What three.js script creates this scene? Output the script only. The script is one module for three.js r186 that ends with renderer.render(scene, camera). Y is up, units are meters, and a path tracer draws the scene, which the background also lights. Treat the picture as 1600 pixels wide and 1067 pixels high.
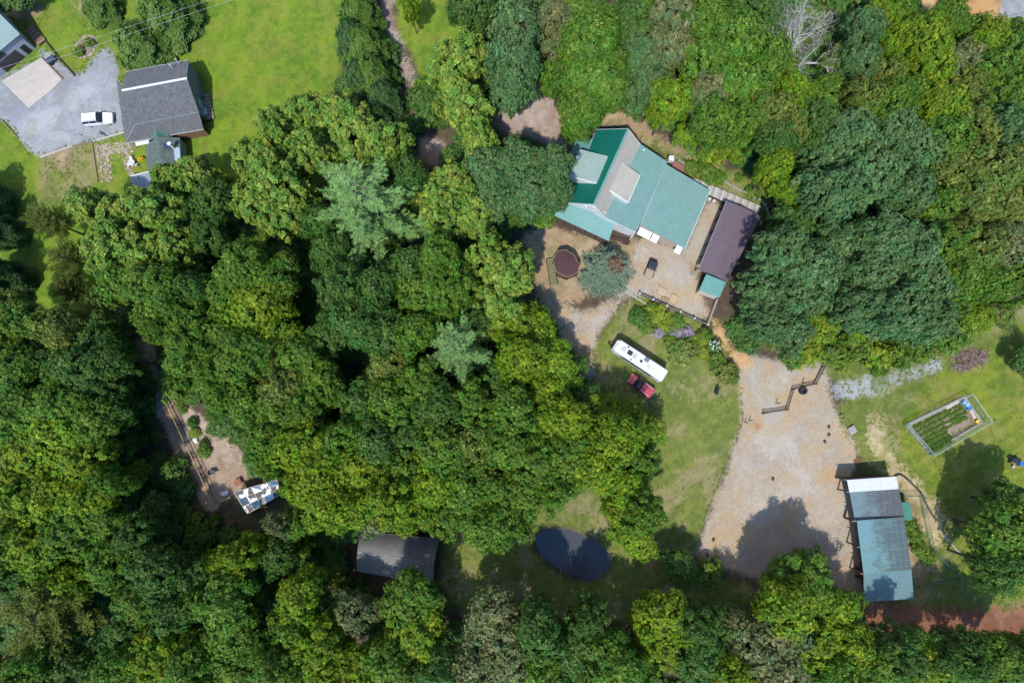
import * as THREE from 'three';
import { mergeGeometries } from 'three/addons/utils/BufferGeometryUtils.js';
import { RoundedBoxGeometry } from 'three/addons/geometries/RoundedBoxGeometry.js';
import { Sky } from 'three/addons/objects/Sky.js';

// ---------- camera, sky, sun, exposure ----------
const scene = new THREE.Scene();
const HEIGHT = 107, FOCAL = 1067, TILT = 6.2 * Math.PI / 180;          // a drone 107 m up, looking almost straight down
const camera = new THREE.PerspectiveCamera(2 * Math.atan(533.5 / FOCAL) * 180 / Math.PI, 1600 / 1067, 0.5, 3000);
camera.position.set(0, HEIGHT, 0);
camera.up.set(0, 0, -1);
camera.lookAt(0, HEIGHT - Math.cos(TILT), -Math.sin(TILT));
const SUN = new THREE.Vector3(-0.17, 1, 0.52).normalize();
const sky = new Sky();
sky.scale.setScalar(2000);
sky.name = 'sky';
sky.material.uniforms.turbidity.value = 6;
sky.material.uniforms.rayleigh.value = 0.9;
sky.material.uniforms.mieCoefficient.value = 0.004;
sky.material.uniforms.mieDirectionalG.value = 0.8;
sky.material.uniforms.sunPosition.value.copy(SUN);
scene.add(sky);
scene.environmentIntensity = 0.26;
const sun = new THREE.DirectionalLight(new THREE.Color(1, 0.95, 0.86), 4.4);
sun.position.copy(SUN).multiplyScalar(200);
sun.castShadow = true; sun.shadow.radius = 1.6; sun.shadow.mapSize.set(4096, 4096);
Object.assign(sun.shadow.camera, { left: -110, right: 110, top: 90, bottom: -90, near: 10, far: 420 });
scene.add(sun, sun.target);
const renderer = new THREE.WebGLRenderer({ antialias: true });
renderer.toneMapping = THREE.LinearToneMapping;
renderer.toneMappingExposure = 1.0;
renderer.shadowMap.enabled = true;

// ---------- small helpers ----------
function rngOf(seed) { let a = seed >>> 0; return () => { a = a + 0x6D2B79F5 | 0; let t = Math.imul(a ^ a >>> 15, 1 | a); t = t + Math.imul(t ^ t >>> 7, 61 | t) ^ t; return ((t ^ t >>> 14) >>> 0) / 4294967296; }; }
const rnd = rngOf(20240611);
const V = (x, y, z) => new THREE.Vector3(x, y, z);
const ct = Math.cos(TILT), st = Math.sin(TILT);
function at(px, py, h = 0) {                                           // survey: the photograph's pixel to the place at height h
  const cx = (px - 800) / FOCAL, cy = (py - 533.5) / FOCAL;
  // forward (0,-ct,-st), image down (0,-st,ct)
  const dx = cx, dy = -ct - cy * st, dz = -st + cy * ct, k = (h - HEIGHT) / dy;
  return V(dx * k, h, dz * k);
}
const hash2 = (x, y, s) => { let n = Math.imul(x, 374761393) + Math.imul(y, 668265263) + Math.imul(s, 2147483647 ^ 0x5bd1e995) | 0; n = Math.imul(n ^ n >>> 13, 1274126177); return ((n ^ n >>> 16) >>> 0) / 4294967296; };
function vnoise(x, y, s = 0) {
  const xi = Math.floor(x), yi = Math.floor(y), fx = x - xi, fy = y - yi, u = fx * fx * (3 - 2 * fx), v = fy * fy * (3 - 2 * fy);
  const a = hash2(xi, yi, s), b = hash2(xi + 1, yi, s), c = hash2(xi, yi + 1, s), d = hash2(xi + 1, yi + 1, s);
  return a + (b - a) * u + (c - a) * v + (a - b - c + d) * u * v;
}
const fbm = (x, y, s, o = 4) => { let t = 0, a = 0.5, n = 0; for (let i = 0; i < o; i++) { t += a * vnoise(x, y, s + i); n += a; a *= 0.5; x = x * 2.03 + 7.1; y = y * 2.03 + 3.7; } return t / n; };
const sstep = (a, b, x) => { const t = Math.min(1, Math.max(0, (x - a) / (b - a))); return t * t * (3 - 2 * t); };

// tileable noise for grime and relief
function tileTexture(n, fn, srgb) {
  const d = new Uint8Array(n * n * 4);
  for (let j = 0; j < n; j++) for (let i = 0; i < n; i++) { const v = fn(i / n, j / n), k = (j * n + i) * 4; d[k] = v[0] * 255; d[k + 1] = v[1] * 255; d[k + 2] = v[2] * 255; d[k + 3] = 255; }
  const t = new THREE.DataTexture(d, n, n); t.wrapS = t.wrapT = THREE.RepeatWrapping; t.magFilter = THREE.LinearFilter; t.minFilter = THREE.LinearMipmapLinearFilter; t.generateMipmaps = true;
  if (srgb) t.colorSpace = THREE.SRGBColorSpace;
  t.needsUpdate = true; return t;
}
function tnoise(u, v, f, s) {                                          // periodic value noise
  const x = u * f, y = v * f, xi = Math.floor(x), yi = Math.floor(y), fx = x - xi, fy = y - yi, a = fx * fx * (3 - 2 * fx), b = fy * fy * (3 - 2 * fy), w = (n) => ((n % f) + f) % f;
  const p = hash2(w(xi), w(yi), s), q = hash2(w(xi + 1), w(yi), s), r = hash2(w(xi), w(yi + 1), s), t = hash2(w(xi + 1), w(yi + 1), s);
  return p + (q - p) * a + (r - p) * b + (p - q - r + t) * a * b;
}
const tf = (u, v, f, s) => (tnoise(u, v, f, s) * 4 + tnoise(u, v, f * 2, s + 1) * 2.5 + tnoise(u, v, f * 4, s + 2) * 1.6 + tnoise(u, v, f * 8, s + 3)) / 9.1;
const grime = tileTexture(256, (u, v) => { const a = 0.955 + 0.045 * sstep(0.2, 0.8, tf(u, v, 6, 5)); const b = 0.94 + 0.06 * tnoise(u, v, 64, 9); const m = a * b; return [m, m * (0.985 + 0.015 * tnoise(u, v, 8, 3)), m * 0.985]; }, true);
const streak = tileTexture(256, (u, v) => { const a = 0.84 + 0.16 * (0.6 * tnoise(u, v * 0.12 + 0.001, 64, 2) + 0.4 * tf(u, v, 6, 12)); return [a, a * 0.98, a * 0.95]; }, true);
const relief = tileTexture(256, (u, v) => { const a = tf(u, v, 16, 31); return [a, a, a]; }, false);
for (const t of [grime, streak]) t.repeat.set(1 / 4, 1 / 4);
relief.repeat.set(1 / 1.5, 1 / 1.5);
function mat(r, g, b, o = {}) {
  const m = new THREE.MeshStandardMaterial({ roughness: o.rough ?? 0.85, metalness: o.metal ?? 0 });
  m.color.setRGB(r, g, b);
  if (o.tex !== null) m.map = o.tex ?? grime;
  if (o.bump) { m.bumpMap = relief; m.bumpScale = o.bump; }
  m.side = THREE.DoubleSide;
  return m;
}
// boxes, beams, prisms as raw geometries in world metres
function clean(g, color) {
  const n = g.index ? g.toNonIndexed() : g.clone();
  for (const k of Object.keys(n.attributes)) if (!['position', 'normal'].includes(k)) n.deleteAttribute(k);
  if (!n.attributes.normal) n.computeVertexNormals();
  const p = n.attributes.position, c = p.count, uv = new Float32Array(c * 2), a = V(), b = V(), d = V();
  for (let i = 0; i < c; i += 3) {
    a.fromBufferAttribute(p, i); b.fromBufferAttribute(p, i + 1).sub(a); d.fromBufferAttribute(p, i + 2).sub(a); b.cross(d);
    const ax = Math.abs(b.x), ay = Math.abs(b.y), az = Math.abs(b.z);
    for (let k = i; k < i + 3; k++) { const x = p.getX(k), y = p.getY(k), z = p.getZ(k); const q = ay >= ax && ay >= az ? [x, z] : ax > az ? [z, y] : [x, y]; uv[k * 2] = q[0]; uv[k * 2 + 1] = q[1]; }
  }
  n.setAttribute('uv', new THREE.BufferAttribute(uv, 2));
  if (color) { const cc = new Float32Array(c * 3); for (let i = 0; i < c; i++) cc.set(color, i * 3); n.setAttribute('color', new THREE.BufferAttribute(cc, 3)); }
  return n;
}
const merge = (gs) => { const l = [].concat(gs).map((g) => g.userData.clean ? g : clean(g)); const m = l.length === 1 ? l[0] : mergeGeometries(l); m.userData.clean = true; return m; };
function tri(list) { const g = new THREE.BufferGeometry(); g.setAttribute('position', new THREE.BufferAttribute(new Float32Array(list.flatMap((p) => [p.x, p.y, p.z])), 3)); g.computeVertexNormals(); return g; }
const quad = (a, b, c, d) => tri([a, b, c, a, c, d]);
function prism(top, t) {                                              // a slab with the given top outline, t thick
  const low = top.map((p) => V(p.x, p.y - t, p.z)), l = [], n = top.length;
  for (let i = 1; i < n - 1; i++) { l.push(top[0], top[i], top[i + 1], low[0], low[i + 1], low[i]); }
  for (let i = 0; i < n; i++) { const j = (i + 1) % n; l.push(top[i], low[i], low[j], top[i], low[j], top[j]); }
  return tri(l);
}
function beam(a, b, w, h = w, roundy) {                                // a bar between two points
  const d = b.clone().sub(a), L = d.length();
  const g = roundy ? new THREE.CylinderGeometry(h / 2, w / 2, L, roundy) : new THREE.BoxGeometry(w, L, h);
  g.applyQuaternion(new THREE.Quaternion().setFromUnitVectors(V(0, 1, 0), d.normalize()));
  return g.translate((a.x + b.x) / 2, (a.y + b.y) / 2, (a.z + b.z) / 2);
}
function bar(a, b, w, h) {                                             // like beam but kept upright: w across, h high
  const d = b.clone().sub(a), L = d.length(), yaw = Math.atan2(-d.z, d.x), pitch = Math.asin(d.y / L);
  return new THREE.BoxGeometry(L, h, w).rotateZ(pitch).rotateY(yaw).translate((a.x + b.x) / 2, (a.y + b.y) / 2, (a.z + b.z) / 2);
}
const box = (w, h, d, x, y, z, yaw = 0) => new THREE.BoxGeometry(w, h, d).rotateY(yaw).translate(x, y, z);
const rbox = (w, h, d, r, x, y, z) => new RoundedBoxGeometry(w, h, d, 2, r).translate(x, y, z);
function wallOf(p, q, y0, yp, yq, t) {                                 // wall along p-q, from y0 up to yp / yq
  const d = V(q.x - p.x, 0, q.z - p.z).normalize(), n = V(-d.z, 0, d.x).multiplyScalar(t / 2);
  const P = (o, y, s) => V(o.x + n.x * s, y, o.z + n.z * s);
  const a = P(p, y0, 1), b = P(q, y0, 1), c = P(q, yq, 1), e = P(p, yp, 1), A = P(p, y0, -1), B = P(q, y0, -1), C = P(q, yq, -1), E = P(p, yp, -1);
  return tri([a, b, c, a, c, e, A, C, B, A, E, C, e, c, C, e, C, E, a, e, E, a, E, A, b, B, C, b, C, c]);
}
const lerp = (a, b, t) => a.clone().lerp(b, t);
const up = (p, y) => V(p.x, p.y + y, p.z);
const flat = (p, y) => V(p.x, y, p.z);

const taken = {};
const numbered = (n) => { taken[n] = (taken[n] ?? -1) + 1; return taken[n] ? n + '_' + String(taken[n]).padStart(3, '0') : n; };
function shade(o) { o.traverse((m) => { if (m.isMesh) m.castShadow = m.receiveShadow = true; }); return o; }
function thing(name, label, category, base, group) {
  const o = new THREE.Group(); o.name = numbered(name); o.position.copy(base); o.userData = { label, category }; if (group) o.userData.group = group;
  scene.add(o); return o;
}
function part(name, geos, m, root, sub) {                              // geometry in world metres; sub = the part it belongs to
  let owner = sub ?? root, off = V(); for (let q = owner; q && q !== scene; q = q.parent) off.add(q.position);
  const g = merge(geos).clone().translate(-off.x, -off.y, -off.z);
  const o = new THREE.Mesh(g, m); o.name = name; o.castShadow = o.receiveShadow = true; owner.add(o); return o;
}
function partL(name, geos, m, root, turn) {                            // geometry in the thing's own metres
  const o = new THREE.Mesh(merge(geos), m); o.name = name; o.castShadow = o.receiveShadow = true; root.add(o); return o;
}
function solo(name, label, category, geos, m, group) {
  const g = merge(geos); g.computeBoundingBox(); const c = g.boundingBox.getCenter(V()); c.y = g.boundingBox.min.y;
  const o = new THREE.Mesh(g.clone().translate(-c.x, -c.y, -c.z), m); o.name = numbered(name); o.position.copy(c); o.userData = { label, category }; if (group) o.userData.group = group;
  o.castShadow = o.receiveShadow = true; scene.add(o); return o;
}
// a metal roof sheet with standing ribs: a-b upper edge, d-c lower edge
function ribbed(a, b, c, d, spacing = 0.3, rib = 0.035, t = 0.06) {
  const L = (a.distanceTo(b) + d.distanceTo(c)) / 2, n = Math.max(2, Math.round(L / spacing)), nr = b.clone().sub(a).cross(d.clone().sub(a)).normalize(); if (nr.y < 0) nr.negate();
  const P = (u, v, h) => lerp(lerp(a, b, u), lerp(d, c, u), v).addScaledVector(nr, h), l = [];
  const strip = (u0, h0, u1, h1) => l.push(P(u0, 0, h0), P(u0, 1, h0), P(u1, 1, h1), P(u0, 0, h0), P(u1, 1, h1), P(u1, 0, h1));
  const w = 0.24 / n;
  for (let i = 0; i < n; i++) {
    const u = i / n, m = (i + 0.5) / n;
    strip(u, 0, m - w, 0); strip(m - w, 0, m - w * 0.5, rib); strip(m - w * 0.5, rib, m + w * 0.5, rib); strip(m + w * 0.5, rib, m + w, 0); strip(m + w, 0, (i + 1) / n, 0);
  }
  const g = tri(l); return [g, prism([a, b, c, d].map((p) => p.clone().addScaledVector(nr, -0.004)), t)];
}
// courses of shingles: overlapping tabs with a little tone change
function shingled(a, b, c, d, rows, tabs, seed, tone) {
  const r = rngOf(seed), l = [], col = [], nr = b.clone().sub(a).cross(d.clone().sub(a)).normalize(); if (nr.y < 0) nr.negate();
  const P = (u, v, h) => lerp(lerp(a, b, u), lerp(d, c, u), v).addScaledVector(nr, h);
  for (let j = 0; j < rows; j++) for (let i = 0; i < tabs; i++) {
    const s = (j % 2) * 0.5 / tabs, u0 = Math.min(1, Math.max(0, i / tabs + s - (i ? 0 : s))), u1 = Math.min(1, (i + 1) / tabs + s), v0 = j / rows, v1 = (j + 1) / rows, h = 0.05 + r() * 0.015, k = 0.78 + r() * 0.44 * (0.6 + tone);
    const A = P(u0, v0, 0), B = P(u1, v0, 0), C = P(u1, v1, h), D = P(u0, v1, h), E = P(u1, v1, 0), F = P(u0, v1, 0);
    l.push(A, D, C, A, C, B, D, F, E, D, E, C); for (let q = 0; q < 12; q++) col.push(k, k, k * (0.97 + r() * 0.05));
  }
  const g = clean(tri(l)); g.setAttribute('color', new THREE.BufferAttribute(new Float32Array(col), 3)); g.userData.clean = true; return g;
}
// ---------- the ground: one sheet, its layers of matter mixed in a colour map in metres ----------
const GX = 100, GZ0 = -76, GZ1 = 62, TW = 2048, TH = Math.round(TW * (GZ1 - GZ0) / (2 * GX));
const MW = 1024, MH = Math.round(TH / 2);
function maskOf(polys, blur) {                                         // polygons surveyed on the ground, softened a little
  const cv = document.createElement('canvas'); cv.width = MW; cv.height = MH; const x = cv.getContext('2d'); x.fillStyle = '#000'; x.fillRect(0, 0, MW, MH); x.fillStyle = '#fff';
  for (const p of polys) { x.beginPath(); p.forEach(([a, b], i) => { const w = at(a, b, 0), u = (w.x + GX) / (2 * GX) * MW, v = (w.z - GZ0) / (GZ1 - GZ0) * MH; i ? x.lineTo(u, v) : x.moveTo(u, v); }); x.closePath(); x.fill(); }
  const im = x.getImageData(0, 0, MW, MH).data; let s = new Float32Array(MW * MH), t = new Float32Array(MW * MH);
  for (let i = 0; i < MW * MH; i++) s[i] = im[i * 4] / 255;
  for (let pass = 0; pass < 2; pass++) {
    for (let j = 0; j < MH; j++) { let acc = 0; for (let i = -blur; i < MW + blur; i++) { acc += s[j * MW + Math.min(MW - 1, Math.max(0, i + blur))]; acc -= s[j * MW + Math.min(MW - 1, Math.max(0, i - blur - 1))]; if (i === -blur) { acc = 0; for (let k = -2 * blur; k <= 0; k++) acc += s[j * MW + Math.max(0, k)]; } if (i >= 0 && i < MW) t[j * MW + i] = acc / (2 * blur + 1); } }
    for (let i = 0; i < MW; i++) { let acc = 0; for (let k = -blur; k <= blur; k++) acc += t[Math.min(MH - 1, Math.max(0, k)) * MW + i]; for (let j = 0; j < MH; j++) { s[j * MW + i] = acc / (2 * blur + 1); acc += t[Math.min(MH - 1, j + blur + 1) * MW + i] - t[Math.max(0, j - blur) * MW + i]; } }
  }
  return s;
}
const disc = (x, y, rx, ry = rx, turn = 0) => { const l = []; for (let i = 0; i < 18; i++) { const a = i / 18 * 6.283, c = Math.cos(a) * rx, s = Math.sin(a) * ry; l.push([x + c * Math.cos(turn) - s * Math.sin(turn), y + c * Math.sin(turn) + s * Math.cos(turn)]); } return l; };
function ribbon(pts, w) { const l = [], r = []; pts.forEach(([x, y, ww], i) => { const a = pts[Math.max(0, i - 1)], b = pts[Math.min(pts.length - 1, i + 1)], dx = b[0] - a[0], dy = b[1] - a[1], L = Math.hypot(dx, dy) || 1, k = (ww ?? w) / 2; l.push([x - dy / L * k, y + dx / L * k]); r.unshift([x + dy / L * k, y - dx / L * k]); }); return [...l, ...r]; }
const POND = [[842, 837], [856, 829], [884, 829], [903, 836], [920, 844], [940, 855], [951, 868], [953, 876], [948, 889], [936, 902], [924, 907], [904, 902], [881, 891], [857, 876], [844, 861], [839, 848]];
const grow = (p, k) => { const cx = p.reduce((s, q) => s + q[0], 0) / p.length, cy = p.reduce((s, q) => s + q[1], 0) / p.length; return p.map(([x, y]) => { const L = Math.hypot(x - cx, y - cy); return [x + (x - cx) / L * k, y + (y - cy) / L * k]; }); };
// each layer: mesh it belongs to, mask, ragged edge, two tones (linear), third tone in spots
const LAYERS = [
  { of: 'lawn', kind: 'lush', edge: 0.30, a: [0.085, 0.160, 0.007], b: [0.150, 0.215, 0.009], c: [0.185, 0.195, 0.022], polys: [[[-90, -60], [545, -60], [535, 60], [530, 150], [600, 230], [560, 300], [400, 330], [200, 330], [140, 480], [60, 560], [-90, 560]], [[612, -60], [760, -60], [735, 100], [665, 140], [645, 90], [622, 60]]] },
  { of: 'lawn', kind: 'mixed', edge: 0.42, a: [0.105, 0.135, 0.022], b: [0.160, 0.180, 0.032], c: [0.255, 0.205, 0.095], polys: [
    [[925, 545], [950, 500], [1000, 455], [1105, 508], [1140, 545], [1160, 600], [1164, 650], [1140, 730], [1088, 860], [1080, 905], [1200, 915], [1330, 955], [1200, 990], [1050, 975], [860, 960], [690, 940], [690, 850], [800, 820], [930, 760], [1000, 690], [980, 630], [925, 600]],
    [[1290, 575], [1400, 540], [1700, 430], [1700, 965], [1560, 955], [1430, 955], [1340, 950], [1430, 905], [1415, 780], [1345, 715], [1300, 650], [1330, 620]],
    [[990, 185], [1060, 235], [1190, 275], [1215, 345], [1190, 330], [1105, 290], [1040, 250], [1000, 222]], [[1180, 540], [1450, 510], [1490, 560], [1300, 592]], [[770, 470], [900, 480], [900, 530], [820, 500]], [[60, 230], [160, 225], [150, 290], [60, 330]]] },
  { of: 'lawn', kind: 'field', edge: 0.35, a: [0.100, 0.150, 0.010], b: [0.175, 0.200, 0.014], c: [0.215, 0.190, 0.040], polys: [[[1440, 590], [1520, 560], [1700, 440], [1700, 960], [1520, 930], [1490, 860], [1440, 760], [1400, 690]]] },
  { of: 'bare_earth', edge: 0.45, a: [0.31, 0.205, 0.110], b: [0.41, 0.300, 0.175], c: [0.175, 0.155, 0.065], polys: [
    [[845, 350], [950, 370], [992, 360], [1000, 400], [985, 450], [935, 450], [905, 470], [850, 480], [825, 430], [815, 370]], [[935, 170], [985, 178], [1040, 215], [1100, 250], [1090, 262], [1020, 228], [985, 205], [940, 200]],
    [[70, 228], [118, 228], [112, 262], [85, 270]], [[100, -5], [165, -5], [178, 45], [150, 40], [120, 14]], [[75, 0], [60, 30], [10, 30], [0, 0]], disc(175, 255, 8, 14), disc(363, 171, 11, 6, 0.05)] },
  { of: 'bare_earth', kind: 'straw', edge: 0.6, a: [0.34, 0.255, 0.12], b: [0.46, 0.36, 0.20], c: [0.165, 0.175, 0.040], polys: [[[1350, 640], [1380, 655], [1405, 720], [1450, 765], [1480, 800], [1485, 850], [1445, 850], [1415, 780], [1375, 725], [1350, 690]]] },
  { of: 'bare_earth', kind: 'run', edge: 0.4, a: [0.30, 0.185, 0.095], b: [0.38, 0.25, 0.14], c: [0.14, 0.14, 0.045], polys: [[[1408, 772], [1436, 772], [1446, 860], [1490, 897], [1425, 912], [1395, 850]]] },
  { of: 'gravel_lot', edge: 0.22, a: [0.345, 0.260, 0.175], b: [0.375, 0.318, 0.245], c: [0.395, 0.270, 0.135], polys: [
    [[1148, 545], [1200, 560], [1292, 568], [1297, 600], [1303, 645], [1345, 705], [1330, 740], [1350, 940], [1330, 950], [1290, 905], [1200, 905], [1130, 892], [1083, 870], [1126, 762], [1161, 655], [1155, 600]],
    [[985, 400], [1000, 365], [1068, 392], [1090, 402], [1090, 450], [1118, 500], [1104, 506], [1000, 456], [975, 470], [930, 530], [918, 600], [900, 610], [870, 560], [880, 510], [845, 485], [840, 462], [880, 470], [905, 490], [950, 472], [988, 440]],
    [[1108, 305], [1134, 318], [1097, 420], [1070, 394]]] },
  { of: 'gravel_lot', kind: 'tracks', mix: 0.5, edge: 0.5, a: [0.25, 0.205, 0.16], b: [0.29, 0.24, 0.19], c: [0.33, 0.26, 0.19], polys: [ribbon([[1150, 552], [1180, 600], [1205, 660], [1215, 740], [1250, 830], [1290, 900]], 5), ribbon([[1168, 558], [1196, 600], [1221, 660], [1231, 740], [1266, 830], [1306, 900]], 5), ribbon([[1300, 612], [1265, 640], [1235, 700], [1200, 790], [1150, 850]], 5), ribbon([[1312, 628], [1281, 656], [1251, 712], [1218, 800], [1166, 862]], 5), disc(1230, 880, 60, 22, 0.1), disc(1145, 870, 36, 14, 0.3), disc(1300, 850, 26, 40), disc(1262, 700, 16, 10), disc(1185, 720, 18, 12), ribbon([[1020, 385], [1030, 410], [1010, 445], [975, 470], [930, 530]], 6), ribbon([[1040, 395], [1052, 425], [1070, 460], [1098, 495]], 6)] },
  { of: 'gravel_lot', kind: 'pale', mix: 0.55, edge: 0.55, a: [0.40, 0.345, 0.27], b: [0.45, 0.40, 0.33], c: [0.36, 0.29, 0.2], polys: [disc(1210, 690, 40, 26, 0.4), disc(1240, 760, 34, 30), disc(1180, 800, 30, 22), disc(1225, 600, 30, 16), disc(1040, 430, 22, 14), ribbon([[1000, 425, 14], [985, 448, 14], [955, 474, 16], [930, 500, 18], [915, 530, 18], [912, 565, 14]], 16), disc(1000, 400, 14, 18)] },
  { of: 'gravel_driveway', edge: 0.16, a: [0.235, 0.238, 0.245], b: [0.315, 0.315, 0.315], c: [0.235, 0.225, 0.20], polys: [
    [[-60, 130], [0, 120], [40, 100], [70, 100], [96, 122], [116, 118], [132, 108], [164, 66], [182, 92], [186, 130], [197, 205], [150, 221], [112, 228], [62, 246], [40, 233], [12, 190], [-60, 190]], [[58, 66], [118, 118], [95, 126], [60, 92]],
    [[1560, -40], [1615, -40], [1615, 40], [1585, 46], [1566, 30], [1555, 0]]] },
  { of: 'gravel_driveway', kind: 'tracks', mix: 0.5, edge: 0.45, a: [0.20, 0.20, 0.20], b: [0.25, 0.25, 0.245], c: [0.29, 0.275, 0.24], polys: [ribbon([[170, 85], [140, 120], [110, 150], [60, 180], [20, 195]], 5), ribbon([[182, 100], [155, 135], [125, 168], [80, 200]], 5), disc(110, 210, 26, 9), disc(165, 215, 14, 5), disc(178, 150, 8, 20)] },
  { of: 'gravel_driveway', kind: 'pale', mix: 0.6, edge: 0.5, a: [0.37, 0.365, 0.35], b: [0.42, 0.41, 0.39], c: [0.33, 0.31, 0.26], polys: [disc(60, 190, 34, 16, -0.5), disc(125, 150, 30, 14, -0.7), disc(90, 215, 20, 9)] },
  { of: 'gravel_path', edge: 0.42, a: [0.25, 0.24, 0.22], b: [0.345, 0.335, 0.31], c: [0.13, 0.15, 0.035], polys: [[[1292, 600], [1340, 590], [1400, 582], [1440, 560], [1480, 555], [1470, 578], [1405, 603], [1340, 622], [1296, 624]], disc(1057, 609, 10, 15, 0.2), disc(1084, 622, 8, 14, 0.3), disc(1131, 638, 16, 7), disc(1100, 671, 8, 8), disc(900, 555, 14, 30, -0.2), disc(930, 590, 14, 22, -0.5), disc(858, 474, 13, 9)] },
  { of: 'dirt_road', edge: 0.24, a: [0.29, 0.205, 0.155], b: [0.40, 0.31, 0.26], c: [0.24, 0.15, 0.09], polys: [[[592, -60], [616, -60], [615, 40], [634, 75], [650, 120], [657, 170], [668, 215], [705, 222], [695, 262], [655, 258], [650, 190], [640, 150], [620, 90], [597, 50]], [[755, 185], [838, 128], [865, 150], [880, 190], [905, 245], [850, 222], [780, 212]]] },
  { of: 'dirt_road', kind: 'orange', edge: 0.35, a: [0.44, 0.235, 0.085], b: [0.50, 0.31, 0.14], c: [0.30, 0.16, 0.07], polys: [ribbon([[1113, 493, 10], [1130, 525, 18], [1148, 552, 26], [1172, 578, 40]], 16), [[1103, 506], [1118, 478], [1134, 530], [1160, 552], [1176, 572], [1150, 560], [1126, 536]], [[1430, -60], [1562, -60], [1566, 22], [1540, 52], [1512, 22], [1440, 14]], disc(1285, 636, 10, 12), disc(1290, 730, 14, 16), disc(1190, 665, 24, 10), disc(1330, 790, 5, 50, -0.1), disc(1004, 398, 5, 12, -0.3), disc(1000, 480, 5, 4)] },
  { of: 'dirt_road', kind: 'path', edge: 0.25, a: [0.20, 0.125, 0.050], b: [0.29, 0.17, 0.065], c: [0.15, 0.115, 0.06], polys: [ribbon([[1060, 390, 12], [1072, 400, 16], [1083, 413, 15], [1083, 430, 14], [1080, 450, 8], [1086, 464, 7], [1098, 478, 7], [1112, 494, 6]], 10)] },
  { of: 'dirt_road', kind: 'red', edge: 0.26, a: [0.170, 0.068, 0.030], b: [0.240, 0.108, 0.052], c: [0.26, 0.13, 0.07], polys: [[[1318, 905], [1345, 935], [1440, 943], [1540, 952], [1700, 930], [1700, 1004], [1500, 988], [1400, 990], [1345, 968], [1310, 930]]] },
  { of: 'garden_soil', edge: 0.3, a: [0.29, 0.205, 0.135], b: [0.42, 0.32, 0.23], c: [0.22, 0.135, 0.085], polys: [[[236, 600], [264, 604], [300, 640], [370, 690], [392, 740], [365, 776], [338, 792], [308, 770], [270, 690], [240, 640]], ribbon([[212, 505, 16], [228, 550, 24], [246, 600, 28], [255, 630, 26], [285, 690, 34], [318, 760, 36], [330, 800, 20]], 26)] },
  { of: 'garden_soil', kind: 'dark', edge: 0.2, a: [0.235, 0.175, 0.125], b: [0.29, 0.215, 0.155], c: [0.18, 0.12, 0.075], polys: [[[1420, 668], [1505, 622], [1530, 660], [1452, 702]], disc(133, 73, 19, 17, -0.6)] },
  { of: 'pond_bank', edge: 0.2, a: [0.060, 0.044, 0.032], b: [0.10, 0.072, 0.05], c: [0.05, 0.055, 0.025], polys: [grow(POND, 9)] },
];
for (const l of LAYERS) l.mask = maskOf(l.polys, l.of === 'gravel_driveway' || l.of === 'garden_soil' ? 4 : 7);
const sampleMask = (m, x, z) => { const u = Math.min(MW - 1.001, Math.max(0, (x + GX) / (2 * GX) * MW - 0.5)), v = Math.min(MH - 1.001, Math.max(0, (z - GZ0) / (GZ1 - GZ0) * MH - 0.5)), i = u | 0, j = v | 0, a = u - i, b = v - j, k = j * MW + i; return (m[k] * (1 - a) + m[k + 1] * a) * (1 - b) + (m[k + MW] * (1 - a) + m[k + MW + 1] * a) * b; };
const edgeNoise = (x, z) => (fbm(x * 0.55, z * 0.55, 77, 4) - 0.5) * 0.75 + (fbm(x * 3.1, z * 3.1, 177, 3) - 0.5) * 0.45;
const belongs = (l, x, z, e) => sampleMask(l.mask, x, z) + e * l.edge * 2;
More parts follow.
